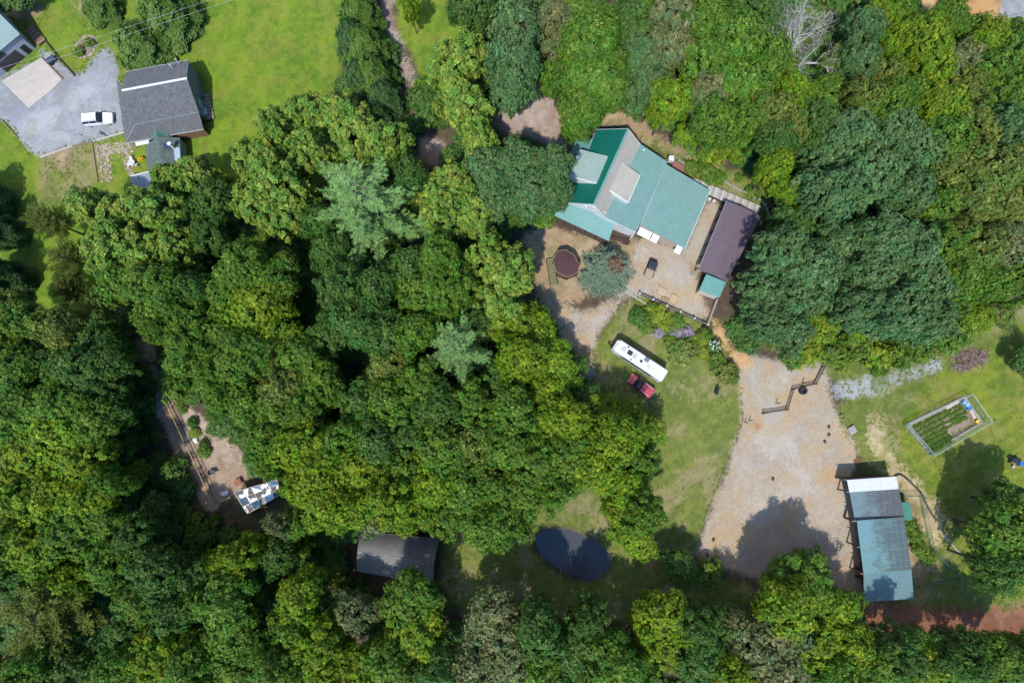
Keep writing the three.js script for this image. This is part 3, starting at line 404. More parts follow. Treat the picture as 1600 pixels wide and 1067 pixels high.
forest.map((t) => {
  let best = MARKS[0], bd = 1e9; for (const m of MARKS) { const d = Math.hypot(m[1] - t.x, m[2] - t.y); if (d < bd && d > 12) { bd = d; best = m; } }
  const a = Math.atan2(t.y - best[2], t.x - best[1]) * 180 / Math.PI, dir = ['right of', 'below and right of', 'below', 'below and left of', 'left of', 'above and left of', 'above', 'above and right of'][Math.round((a + 360) / 45) % 8];
  t.d = bd; t.size = t.r >= 48 ? 'large ' : t.r < 36 ? 'small ' : ''; t.text = `${t.size}${LOOK[t.kind][0]} ${LOOK[t.kind][1]} ${dir} the ${best[0]}`; return t;
}).sort((a, b) => a.d - b.d).forEach((t) => { counts[t.text] = (counts[t.text] ?? 0) + 1; t.label = OWN[t.x + ',' + t.y] ?? (counts[t.text] > 1 ? `${t.text}, ${ORD[counts[t.text] - 1]} one out` : t.text); });
forest.forEach((t, i) => {
  const r = rngOf(900 + i * 17), lk = LOOK[t.kind], p = proto(t.kind, i * 7 + 3), h = t.h || (lk[2] === 'oak' ? 6.5 + r() * 4 : lk[2] === 'scrub' ? 9 : 8.5) + t.r * 0.11 + r() * 4.6;
  const b = at(t.x, t.y, h * (lk[2] === 'shrub' || lk[2] === 'cedar' ? 0.5 : 0.72)), R = t.r * 0.1 * (1 - 0.72 * h / HEIGHT) * (lk[2] === 'broad' ? 1.0 : lk[2] === 'oak' ? 0.96 : 1.05) / p.R;
  const o = p.g.clone(); o.name = numbered({ 'broadleaf tree': 'broadleaf_tree', 'round-crowned tree': 'round_tree', pine: 'pine_tree', evergreen: 'evergreen_tree', shrub: 'leafy_shrub' }[lk[1]]);
  o.position.set(b.x, 0, b.z); o.rotation.y = r() * 6.28; o.scale.set(R * (0.94 + 0.12 * r()), h / p.h, R * (0.94 + 0.12 * r()));
  o.userData = { label: t.label, category: lk[1] === 'shrub' ? 'shrub' : 'tree', group: lk[1] === 'shrub' ? 'shrubs at the wood edge' : 'trees of the surrounding wood' }; t.pos = b; t.R = R * p.R; t.H = h;
  scene.add(o);
});
// low growth that fills the wood below the crowns and its edges
{
  const im = new THREE.InstancedMesh(SHAPE.shrub[0].crown, FOL.deep, 2600), im2 = new THREE.InstancedMesh(SHAPE.shrub[1].crown, FOL.mid, 1100), M = new THREE.Matrix4(), q = new THREE.Quaternion(), r = rngOf(4411); let n = 0, n2 = 0, tries = 0;
  const open = (x, z) => LAYERS.some((l) => sampleMask(l.mask, x, z) > 0.28) || pondInside(x, z) > -2;
  while ((n < 2600 || n2 < 1100) && tries++ < 40000) {
    const x = -97 + r() * 194, z = -74 + r() * 134; if (open(x, z)) continue;
    const q0 = [[564, 831], [685, 842], [676, 912], [558, 893]].map(([a, b]) => at(a, b, 0)); if (x > q0[0].x - 2 && x < q0[1].x + 2 && z > q0[0].z - 1.5 && z < q0[2].z + 1) continue;
    const g = at(402, 780, 0); if (Math.hypot(x - g.x, z - g.z) < 5.5) continue;
    const hs = at(985, 300, 0); if (Math.hypot(x - hs.x, z - hs.z) < 13) continue;
    if ([[1140, 325, 8], [1120, 410, 8], [1115, 470, 5], [1375, 800, 8], [1385, 880, 9], [890, 420, 7], [950, 430, 6], [40, 60, 9]].some(([a, b, k]) => { const w = at(a, b, 0); return Math.hypot(x - w.x, z - w.z) < k; })) continue;
    const gh = at(250, 175, 0); if (Math.hypot(x - gh.x, z - gh.z) < 11) continue;
    const s = 0.45 + r() * 0.8; q.setFromAxisAngle(V(0, 1, 0), r() * 6.28); M.compose(V(x, -0.15, z), q, V(s, s * (0.5 + r() * 0.7), s));
    if (r() < 0.7 && n < 2600) im.setMatrixAt(n++, M); else if (n2 < 1100) im2.setMatrixAt(n2++, M);
  }
  im.count = n; im2.count = n2; im.name = 'undergrowth'; im2.name = 'undergrowth_001';
  im.userData = { kind: 'stuff', label: 'dark low undergrowth between the trunks of the wood', category: 'undergrowth' }; im2.userData = { kind: 'stuff', label: 'lighter green low undergrowth in gaps of the wood', category: 'undergrowth' };
  for (const m of [im, im2]) { m.castShadow = m.receiveShadow = true; scene.add(m); }
}
// ---------- buildings ----------
const TEAL = mat(0.008, 0.165, 0.125, { rough: 0.45, tex: streak }), TEALPALE = mat(0.195, 0.350, 0.320, { rough: 0.5, tex: streak }), TEALMID = mat(0.115, 0.300, 0.265, { rough: 0.5, tex: grime }), TANROOF = mat(0.43, 0.395, 0.32, { rough: 0.55, tex: grime });  // each roof slope has its own tone: deep, mid and pale teal, tan
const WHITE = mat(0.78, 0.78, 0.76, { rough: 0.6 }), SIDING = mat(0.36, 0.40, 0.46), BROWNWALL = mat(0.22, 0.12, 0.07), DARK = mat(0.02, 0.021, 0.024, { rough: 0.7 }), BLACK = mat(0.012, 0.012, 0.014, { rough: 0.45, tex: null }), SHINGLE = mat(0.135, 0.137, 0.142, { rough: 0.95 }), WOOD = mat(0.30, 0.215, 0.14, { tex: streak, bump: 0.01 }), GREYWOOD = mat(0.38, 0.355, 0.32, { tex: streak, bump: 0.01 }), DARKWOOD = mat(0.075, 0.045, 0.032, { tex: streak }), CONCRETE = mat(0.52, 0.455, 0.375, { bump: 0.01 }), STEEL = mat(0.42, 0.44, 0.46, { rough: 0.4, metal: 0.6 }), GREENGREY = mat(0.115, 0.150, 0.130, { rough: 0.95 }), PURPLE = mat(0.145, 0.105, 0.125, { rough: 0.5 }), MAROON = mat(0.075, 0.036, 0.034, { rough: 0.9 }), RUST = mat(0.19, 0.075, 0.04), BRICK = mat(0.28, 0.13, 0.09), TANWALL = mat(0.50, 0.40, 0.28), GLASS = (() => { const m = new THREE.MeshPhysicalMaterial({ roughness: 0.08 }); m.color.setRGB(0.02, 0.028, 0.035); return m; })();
SHINGLE.vertexColors = true; const SHINGLEGREEN = GREENGREY.clone(); SHINGLEGREEN.vertexColors = true;
const px = (list) => list.map(([a, b, h]) => at(a, b, h));
function windowOn(root, wallPart, c, along, w, h, out, mframe = WHITE) {   // a framed pane on a wall: c centre in the world
  const A = along.clone().multiplyScalar(w / 2), o = out.clone().multiplyScalar(0.04), f = [];
  for (const s of [-1, 1]) { f.push(beam(up(c.clone().addScaledVector(A, s).add(o), -h / 2), up(c.clone().addScaledVector(A, s).add(o), h / 2), 0.1)); f.push(bar(up(c.clone().sub(A).add(o), s * h / 2), up(c.clone().add(A).add(o), s * h / 2), 0.1, 0.1)); }
  f.push(bar(up(c.clone().sub(A).add(o), 0), up(c.clone().add(A).add(o), 0), 0.05, 0.05));
  const g = part('window_frame', f, mframe, root, wallPart);
  const q = o.clone().multiplyScalar(0.5), P = (s, t) => up(c.clone().addScaledVector(A, s).add(q), t * h / 2);
  part('window_pane', quad(P(-1, -1), P(1, -1), P(1, 1), P(-1, 1)), GLASS, root, wallPart);
}
const horiz = (a, b) => V(b.x - a.x, 0, b.z - a.z).normalize();

{ // teal-roofed house: steep gable, pitch break, long low wing, dormers, porch
  const T = thing('teal_roofed_house', 'large house with teal metal roofs and pale dormers in the clearing', 'house', flat(at(985, 300, 0), 0));
  const [rb, rf] = px([[982, 201, 8.0], [928, 319.5, 8.0]]), [lb, lf] = px([[932, 202, 4.6], [889, 317, 4.6]]), [kb, kf] = px([[1001, 225, 5.7], [945, 339, 5.7]]);
  const [sb, sf] = px([[1043, 253, 4.3], [994, 363, 4.3]]), [wb, wf] = px([[1110, 297, 3.1], [1070.5, 388.5, 3.1]]), [gb, gf] = px([[1041, 256, 4.18], [1001, 351, 4.18]]);
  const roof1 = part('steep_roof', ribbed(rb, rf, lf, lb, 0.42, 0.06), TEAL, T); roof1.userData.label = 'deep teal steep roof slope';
  const roof2 = part('upper_roof', ribbed(rb, rf, kf, kb, 0.42, 0.06), TANROOF, T); roof2.userData.label = 'tan upper roof slope';
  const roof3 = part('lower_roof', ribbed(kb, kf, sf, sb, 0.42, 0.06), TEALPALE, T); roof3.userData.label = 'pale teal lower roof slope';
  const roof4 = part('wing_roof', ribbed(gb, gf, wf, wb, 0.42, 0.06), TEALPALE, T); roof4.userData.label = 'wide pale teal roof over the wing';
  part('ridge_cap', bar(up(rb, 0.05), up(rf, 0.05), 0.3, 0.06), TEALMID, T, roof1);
  part('flashing', bar(up(gb, 0.07), up(gf, 0.07), 0.16, 0.05), mat(0.33, 0.42, 0.38), T, roof4);
  part('gutter', bar(up(wb, -0.05), up(wf, -0.05), 0.14, 0.1), WHITE, T, roof4);
  part('barge_board', [bar(up(rf, -0.12), up(kf, -0.12), 0.06, 0.2), bar(up(kf, -0.12), up(sf, -0.12), 0.06, 0.18), bar(up(rf, -0.12), up(lf, -0.12), 0.06, 0.2)], WHITE, T, roof2);
  part('barge_board', [bar(up(rb, -0.12), up(kb, -0.12), 0.06, 0.2), bar(up(kb, -0.12), up(sb, -0.12), 0.06, 0.18), bar(up(rb, -0.12), up(lb, -0.12), 0.06, 0.2)], WHITE, T, roof2);
  // walls
  const inA = (p, q, t) => lerp(p, q, t), G = (p) => flat(p, 0);
  const fl = inA(lf, lb, 0.03), fr = inA(sf, sb, 0.03), bl = inA(lb, lf, 0.03), br = inA(sb, sf, 0.03), fpk = inA(rf, rb, 0.03), bpk = inA(rb, rf, 0.03), fk = inA(kf, kb, 0.03), bk = inA(kb, kf, 0.03);
  const ga = (l, p, k, r) => [wallOf(l, p, 0, l.y - 0.15, p.y - 0.12, 0.2), wallOf(p, k, 0, p.y - 0.12, k.y - 0.12, 0.2), wallOf(k, r, 0, k.y - 0.12, r.y - 0.12, 0.2)];
  const front = part('front_wall', ga(fl, fpk, fk, fr), WHITE, T), back = part('back_wall', ga(bl, bpk, bk, br), SIDING, T);
  part('side_wall', wallOf(inA(fl, bl, 0.02), inA(bl, fl, 0.02), 0, lf.y - 0.2, lb.y - 0.2, 0.2), SIDING, T);
  const along = horiz(fl, fr), out = V(-along.z, 0, along.x); if (out.z < 0) out.negate();
  for (const k of [-1.4, -0.1, 1.2]) windowOn(T, front, up(flat(fpk, 5.6), 0).addScaledVector(along, k + 0.5).addScaledVector(out, 0.12), along, 0.95, 1.1, out);
  // wing front with white doors between tan posts
  const w0 = inA(gf, gb, 0.035), w1 = inA(wf, wb, 0.035), wa = horiz(w0, w1);
  const wing = part('wing_wall', [wallOf(w0, w1, 0, w0.y - 0.3, w1.y - 0.15, 0.18), wallOf(inA(wf, wb, 0.04), inA(wb, wf, 0.03), 0, 2.95, 2.95, 0.18), wallOf(inA(gb, gf, 0.03), inA(wb, wf, 0.03), 0, 4.0, 2.95, 0.18)], TANWALL, T);
  const wl = V(w1.x - w0.x, 0, w1.z - w0.z).length(), wo = V(-wa.z, 0, wa.x); if (wo.z < 0) wo.negate();
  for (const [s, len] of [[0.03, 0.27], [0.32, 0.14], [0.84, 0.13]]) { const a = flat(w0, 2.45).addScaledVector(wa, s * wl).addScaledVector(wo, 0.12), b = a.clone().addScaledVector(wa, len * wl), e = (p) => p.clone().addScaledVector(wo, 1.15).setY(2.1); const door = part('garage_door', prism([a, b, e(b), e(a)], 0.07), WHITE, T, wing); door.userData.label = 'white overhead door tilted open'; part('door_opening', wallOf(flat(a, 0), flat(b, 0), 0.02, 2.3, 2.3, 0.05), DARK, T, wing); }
  // dormers
  const d1 = px([[963, 248, 7.0], [945, 292, 7.0]]), d1b = px([[1000.5, 273, 6.2], [982, 316, 6.2]]);
  const dorm = part('dormer', [wallOf(lerp(d1b[0], d1b[1], 0.03), lerp(d1b[1], d1b[0], 0.03), 4.6, 6.1, 6.1, 0.15), wallOf(lerp(d1[0], d1b[0], 0.1), lerp(d1b[0], d1[0], 0.03), 4.8, 6.9, 6.1, 0.12), wallOf(lerp(d1[1], d1b[1], 0.1), lerp(d1b[1], d1[1], 0.03), 4.8, 6.9, 6.1, 0.12)], WHITE, T);
  part('dormer_roof', ribbed(d1[0], d1[1], d1b[1], d1b[0], 0.32), TANROOF, T, dorm);
  part('dormer_trim', [bar(up(d1[1], -0.06), up(d1b[1], -0.06), 0.1, 0.12), bar(up(d1b[0], -0.06), up(d1b[1], -0.06), 0.08, 0.12)], WHITE, T, dorm);
  const d2 = px([[958, 246, 7.3], [938, 288, 7.3]]), d2b = px([[907, 233, 6.3], [890, 275, 6.3]]);
  const dorl = part('dormer', [wallOf(lerp(d2b[0], d2b[1], 0.03), lerp(d2b[1], d2b[0], 0.03), 3.6, 6.2, 6.2, 0.15), wallOf(lerp(d2[1], d2b[1], 0.1), lerp(d2b[1], d2[1], 0.03), 4.6, 7.1, 6.2, 0.12), wallOf(lerp(d2[0], d2b[0], 0.1), lerp(d2b[0], d2[0], 0.03), 4.6, 7.1, 6.2, 0.12)], WHITE, T);
  part('dormer_roof', ribbed(d2[0], d2[1], d2b[1], d2b[0], 0.32), mat(0.30, 0.40, 0.35, { rough: 0.5 }), T, dorl);
  part('dormer_trim', bar(up(d2[1], -0.06), up(d2b[1], -0.06), 0.1, 0.12), WHITE, T, dorl);
  // side lean-to and front porch
  const lt = px([[929, 217, 3.9], [914, 250, 3.9], [886, 250, 3.0], [903, 212, 3.0]]);
  const lean = part('lean_to', [0, 1, 2, 3].map((i) => beam(flat(lerp(lt[i], lt[(i + 2) % 4], 0.05), 0), up(lerp(lt[i], lt[(i + 2) % 4], 0.05), -0.1), 0.14)), WHITE, T);
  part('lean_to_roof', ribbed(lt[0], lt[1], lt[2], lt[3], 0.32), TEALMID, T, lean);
  const po = px([[889.5, 316, 3.5], [961, 349, 3.5], [951, 376.5, 2.7], [864.5, 336, 2.7]]);
  const posts = []; for (let i = 0; i < 6; i++) { const p = lerp(lerp(po[3], po[2], 0.02 + i * 0.19), lerp(po[0], po[1], 0.02 + i * 0.19), 0.06); posts.push(beam(flat(p, 0), up(p, -0.08), 0.13)); }
  const porch = part('porch', [prism(po.map((p) => V(p.x, 0.35, p.z)), 0.33), ...posts], DARKWOOD, T);
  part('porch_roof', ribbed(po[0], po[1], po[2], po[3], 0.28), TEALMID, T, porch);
  // deck beside the porch
  const dk = px([[958, 351, 0.5], [988, 364, 0.5], [979, 379, 0.5], [952, 372, 0.5]]);
  const deck = part('side_deck', [prism(dk, 0.45), beam(dk[2], up(dk[2], 1), 0.1), beam(dk[3], up(dk[3], 1), 0.1), bar(up(dk[2], 1), up(dk[3], 1), 0.1, 0.06), bar(up(dk[2], 1), up(dk[1], 1), 0.1, 0.06)], DARKWOOD, T);
  part('deck_step', [prism(dk.map((p) => lerp(V(p.x, 0.3, p.z), V(dk[2].x + 0.6, 0.3, dk[2].z + 0.6), 0.6)), 0.28)], DARKWOOD, T, deck);
  for (const [a, b] of [[1004.5, 238], [1046, 252]]) { const p = at(a, b, 4.6); part('roof_vent', [new THREE.CylinderGeometry(0.12, 0.12, 1.2, 10).translate(p.x, 5, p.z)], WHITE, T, roof3); }
}
{ // purple-brown shed with its teal lean-to
  const T = thing('long_shed', 'long open shed with purple-brown metal roof beside the teal-roofed house', 'shed', flat(at(1140, 378, 0), 0));
  const [tl, tr, br, bl] = px([[1135.5, 314, 3.4], [1189.5, 338.5, 3.4], [1136, 440, 3.4], [1091.5, 421.5, 3.4]]), m0 = up(lerp(tl, tr, 0.5), 0.45), m1 = up(lerp(bl, br, 0.5), 0.45);
  const rf = part('roof', [...ribbed(m0, m1, bl, tl, 0.24), ...ribbed(m0, m1, br, tr, 0.24)], PURPLE, T);
  part('ridge_cap', bar(up(m0, 0.05), up(m1, 0.05), 0.35, 0.05), PURPLE, T, rf);
  part('eave_trim', [bar(up(tl, -0.04), up(bl, -0.04), 0.08, 0.12)], mat(0.4, 0.36, 0.37), T, rf);
  part('rear_wall', wallOf(lerp(tr, tl, 0.04), lerp(br, bl, 0.04), 0, 3.3, 3.3, 0.15), DARKWOOD, T); part('end_wall', [wallOf(lerp(tl, bl, 0.02), lerp(tr, br, 0.02), 0, 3.3, 3.3, 0.14)], DARKWOOD, T);
  for (let i = 0; i < 6; i++) { const p = lerp(lerp(tl, bl, 0.02 + i * 0.19), m0, 0.03); part('post', beam(flat(p, 0), V(p.x, 3.35, p.z), 0.16), DARKWOOD, T); }
  part('inner_wall', wallOf(lerp(lerp(tl, tr, 0.3), bl, 0.03), lerp(lerp(bl, br, 0.3), tl, 0.03), 0, 3.3, 3.3, 0.12), DARKWOOD, T);
  const L = thing('small_lean_to', 'small teal-roofed lean-to on the end of the purple-brown shed', 'shed', flat(at(1113, 447, 0), 0));
  const q = px([[1104, 428, 2.9], [1135, 440.5, 2.9], [1124.5, 465, 2.5], [1093, 453, 2.5]]);
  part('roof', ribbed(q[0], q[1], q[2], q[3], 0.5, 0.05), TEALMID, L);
  part('front_wall', [wallOf(lerp(q[3], q[0], 0.05), lerp(q[2], q[1], 0.05), 0.1, 2.4, 2.4, 0.1)], mat(0.66, 0.6, 0.5), L); part('side_wall', [wallOf(lerp(q[1], q[0], 0.04), lerp(q[2], q[3], 0.04), 0, 2.8, 2.4, 0.1)], DARKWOOD, L);
  for (const p of [q[3], lerp(q[3], q[0], 0.9)]) part('post', beam(flat(lerp(p, q[1], 0.03), 0), up(lerp(p, q[1], 0.03), -0.05), 0.12), DARKWOOD, L);
}
{ // boardwalk and railings
  const B = thing('boardwalk', 'pale grey plank boardwalk between the teal house and purple-brown shed', 'boardwalk', flat(at(1140, 310, 0), 0));
  const a0 = at(1084, 277.5, 0.6), a1 = at(1190, 322, 0.6), b0 = at(1080, 291, 0.6), b1 = at(1184, 339, 0.6), n = 30, M2 = [GREYWOOD, mat(0.56, 0.55, 0.53, { tex: streak }), mat(0.48, 0.46, 0.43, { tex: streak })];
  for (let i = 0; i < n; i++) part('plank', prism([lerp(a0, a1, (i + 0.04) / n), lerp(a0, a1, (i + 0.96) / n), lerp(b0, b1, (i + 0.96) / n), lerp(b0, b1, (i + 0.04) / n)].map((p) => up(p, (rnd() - 0.5) * 0.012)), 0.05), M2[i % 3], B);
  part('joist', [bar(up(a0, -0.32), up(a1, -0.32), 0.08, 0.52), bar(up(b0, -0.32), up(b1, -0.32), 0.08, 0.52)], DARKWOOD, B);
}
function railFence(name, label, pts, h, rails, mP, mR, group, spacing = 2.2, tall = 0.12) {
  const F = thing(name, label, 'fence', flat(pts[0], 0), group);
  for (let i = 0; i < pts.length - 1; i++) {
    const a = flat(pts[i], 0), b = flat(pts[i + 1], 0), n = Math.max(1, Math.round(a.distanceTo(b) / spacing));
    for (let k = 0; k < n + (i === pts.length - 2 ? 1 : 0); k++) { const p = lerp(a, b, k / n); part('post', beam(V(p.x, -0.1, p.z), V(p.x, h + 0.06, p.z), 0.13), mP, F); }
    for (const y of rails) part('rail', bar(V(a.x, h * y, a.z), V(b.x, h * y, b.z), 0.05, tall), mR, F);
  }
  return F;
}
const WHITEWOOD = mat(0.62, 0.59, 0.54, { tex: streak });
railFence('rail_fence', 'pale double-rail fence along the grass behind the boardwalk', px([[1127, 284, 0], [1177, 312, 0]]), 1.0, [0.5, 0.95], WHITEWOOD, WHITEWOOD, 'pale rails by the boardwalk');
railFence('rail_fence', 'pale rail fence bending around the boardwalk end near dark trees', px([[1184, 313, 0], [1194, 322, 0], [1201, 342, 0]]), 1.0, [0.5, 0.95], WHITEWOOD, WHITEWOOD, 'pale rails by the boardwalk');
railFence('rail_fence', 'short pale rail fence by the brick planter behind the wing', px([[1059, 253, 0], [1082, 265, 0]]), 1.0, [0.5, 0.95], WHITEWOOD, WHITEWOOD, 'pale rails by the boardwalk');
solo('brick_planter', 'low red-brown brick planter behind the teal wing roof', 'planter', prism(px([[1053, 251, 0.5], [1090, 268, 0.5], [1087, 277, 0.5], [1050, 260, 0.5]]), 0.5), BRICK);
{ const p = at(1047.5, 250, 0); solo('heat_pump', 'white boxy outdoor unit at the back corner of the teal house', 'heat pump', [rbox(0.9, 0.9, 0.9, 0.06, p.x, 0.45, p.z), new THREE.CylinderGeometry(0.32, 0.32, 0.05, 20).translate(p.x, 0.93, p.z)], mat(0.7, 0.71, 0.7)); }
for (const [x, y, l] of [[1108, 312, 'round pale stump stool left of its twin below the boardwalk'], [1115, 315, 'round pale stump stool nearer the purple shed below the boardwalk']]) { const p = at(x, y, 0); solo('stump_stool', l, 'stool', [new THREE.CylinderGeometry(0.26, 0.3, 0.5, 14).translate(p.x, 0.25, p.z)], mat(0.6, 0.56, 0.5), 'stump stools'); }

{ // octagonal gazebo
  const o8 = px([[872, 392, 2.9], [884, 390, 2.9], [897, 398, 2.9], [905.5, 414, 2.9], [903.5, 425, 2.9], [887, 433, 2.9], [869.5, 425, 2.9], [863.5, 406, 2.9]]), c = o8.reduce((s, p) => s.add(p), V()).multiplyScalar(1 / 8), top = V(c.x, 3.25, c.z);
  const T = thing('gazebo', 'octagonal brown-roofed gazebo with pale fascia in the sandy yard', 'gazebo', flat(c, 0));
  const rf = part('roof', o8.map((p, i) => prism([top, o8[(i + 1) % 8], p], 0.08)), MAROON, T);
  part('fascia', o8.map((p, i) => bar(up(p, -0.06), up(o8[(i + 1) % 8], -0.06), 0.08, 0.26)), WOOD, T, rf);
  o8.forEach((p) => part('post', beam(flat(lerp(p, c, 0.06), 0), up(lerp(p, c, 0.06), -0.1), 0.14), DARKWOOD, T));
  part('floor', prism(o8.map((p) => flat(lerp(p, c, 0.03), 0.3)), 0.28), DARKWOOD, T);
  const S = thing('timber_steps', 'mossy timber steps running down past the gazebo', 'steps', flat(at(862, 427, 0), 0)), a = at(859, 405, 0), b = at(866, 446, 0), d = horiz(a, b), n = V(-d.z, 0, d.x), MOSS = mat(0.20, 0.185, 0.09, { bump: 0.01 });
  for (let i = 0; i < 9; i++) { const p = lerp(a, b, (i + 0.5) / 9), h = 0.62 - i * 0.06; part('step', bar(V(p.x, h / 2, p.z).addScaledVector(n, -0.55), V(p.x, h / 2, p.z).addScaledVector(n, 0.55), 0.42, h), MOSS, S); }
  for (const s of [-1, 1]) part('stringer', bar(V(a.x, 0.34, a.z).addScaledVector(n, s * 0.62), V(b.x, 0.08, b.z).addScaledVector(n, s * 0.62), 0.08, 0.3), DARKWOOD, S);
  solo('barbecue', 'small black barbecue tucked beside the gazebo edge', 'barbecue', (() => { const p = at(899, 431, 0); return [new THREE.SphereGeometry(0.35, 16, 10).scale(1, 0.7, 1).translate(p.x, 0.85, p.z), ...[0, 2.1, 4.2].map((q) => beam(V(p.x + Math.cos(q) * 0.3, 0, p.z + Math.sin(q) * 0.3), V(p.x + Math.cos(q) * 0.15, 0.75, p.z + Math.sin(q) * 0.15), 0.04))]; })(), BLACK);
}
{ // grey-shingled house with porches
  const T = thing('grey_house', 'grey-shingled house with white ridge beside the gravel driveway', 'house', flat(at(255, 165, 0), 0));
  const [nl, nr, rl, rr, sl, sr] = px([[196, 112.5, 3.6], [294.7, 94, 3.6], [190, 141.4, 6.2], [291.6, 122.3, 6.2], [211, 194, 3.6], [310, 175, 3.6]]), [pl, pr, wl] = px([[196, 223, 2.7], [317.4, 201.6, 2.7], [181.5, 124, 2.7]]);
  const sh = (a, b, c, d, rows, tabs, s, tone = 0.3) => [shingled(a, b, c, d, rows, tabs, s, tone), clean(prism([a, b, c, d].map((p) => up(p, -0.02)), 0.12), [0.7, 0.7, 0.7])].map((g) => { g.userData.clean = true; return g; });
  const r1 = part('north_roof', sh(rl, rr, nr, nl, 15, 46, 1), SHINGLE, T), r2 = part('south_roof', sh(rl, rr, sr, sl, 18, 48, 2), SHINGLE, T);
  const r3 = part('porch_roof', sh(up(sl, -0.06), up(sr, -0.06), pr, pl, 14, 50, 3), SHINGLE, T); const r4 = part('side_porch_roof', sh(lerp(rl, sl, 0.02).setY(3.54), up(sl, -0.06), pl, wl, 10, 40, 4), SHINGLE, T);
  part('ridge_cap', bar(up(rl, 0.04), up(rr, 0.04), 0.32, 0.07), mat(0.8, 0.82, 0.84, { rough: 0.5 }), T, r1); part('gutter', bar(up(nl, -0.02), up(nr, -0.02), 0.14, 0.12), WHITE, T, r1); part('fascia', bar(up(pl, -0.08), up(pr, -0.08), 0.06, 0.2), WHITE, T, r3); part('hip_cap', bar(up(sl, 0.0), up(pl, 0.06), 0.2, 0.05), mat(0.2, 0.22, 0.21), T, r3); void r2; void r4; part('flashing', bar(up(sl, 0.03), up(sr, 0.03), 0.26, 0.05), mat(0.22, 0.25, 0.24), T, r3); part('flashing', bar(up(lerp(rl, sl, 0.02).setY(3.6), 0.02), up(sl, 0.03), 0.16, 0.05), mat(0.09, 0.09, 0.09), T, r4);
  const w = [lerp(nl, sr, 0.03), lerp(nr, sl, 0.03), lerp(sr, nl, 0.03), lerp(sl, nr, 0.03)], BLUEG = mat(0.15, 0.19, 0.20);
  part('east_wall', [wallOf(w[1], lerp(rr, rl, 0.03), 0, 3.5, 6.05, 0.2), wallOf(lerp(rr, rl, 0.03), w[2], 0, 6.05, 3.5, 0.2)], BLUEG, T); const ew = T.children.at(-1);
  const ed = horiz(w[1], w[2]); windowOn(T, ew, flat(lerp(w[1], w[2], 0.45), 1.7).add(V(0.12, 0, 0)), ed, 1.0, 1.1, V(1, 0, 0), DARK); windowOn(T, ew, flat(lerp(w[1], w[2], 0.75), 1.7).add(V(0.12, 0, 0)), ed, 1.0, 1.1, V(1, 0, 0), WHITE);
  part('west_wall', [wallOf(w[0], lerp(rl, rr, 0.03), 0, 3.5, 6.0, 0.2), wallOf(lerp(rl, rr, 0.03), w[3], 0, 6.0, 3.5, 0.2)], BLUEG, T); part('north_wall', wallOf(w[0], w[1], 0, 3.4, 3.4, 0.2), BLUEG, T); part('south_wall', wallOf(w[3], w[2], 0, 3.4, 3.4, 0.2), BROWNWALL, T);
  const pw0 = lerp(lerp(pl, pr, 0.6), sr, 0.08), pw1 = lerp(lerp(pl, pr, 0.985), sr, 0.08); part('enclosed_porch_wall', wallOf(pw0, pw1, 0, 2.5, 2.5, 0.15), BROWNWALL, T);
  for (let i = 0; i < 6; i++) { const p = lerp(lerp(wl, pl, i / 5), sr, 0.02); part('porch_post', beam(flat(p, 0), V(p.x, 2.62, p.z), 0.12), WHITE, T); }
  const dp = px([[209, 218, 1.2], [232, 214, 1.2], [232, 224, 1.0], [212, 228, 1.0]]); part('porch_awning', [prism(dp, 0.06), ...dp.map((p) => beam(flat(p, 0), p, 0.06))], WHITE, T);
  for (const [a, b] of [[277, 96], [268, 105]]) { const p = at(a, b, 4.6); part('vent_pipe', new THREE.CylinderGeometry(0.1, 0.1, 1.3, 10).translate(p.x, 4.7, p.z), mat(0.7, 0.7, 0.7), T, r1); }
  const moss = at(220, 211, 3.1); void moss;
}
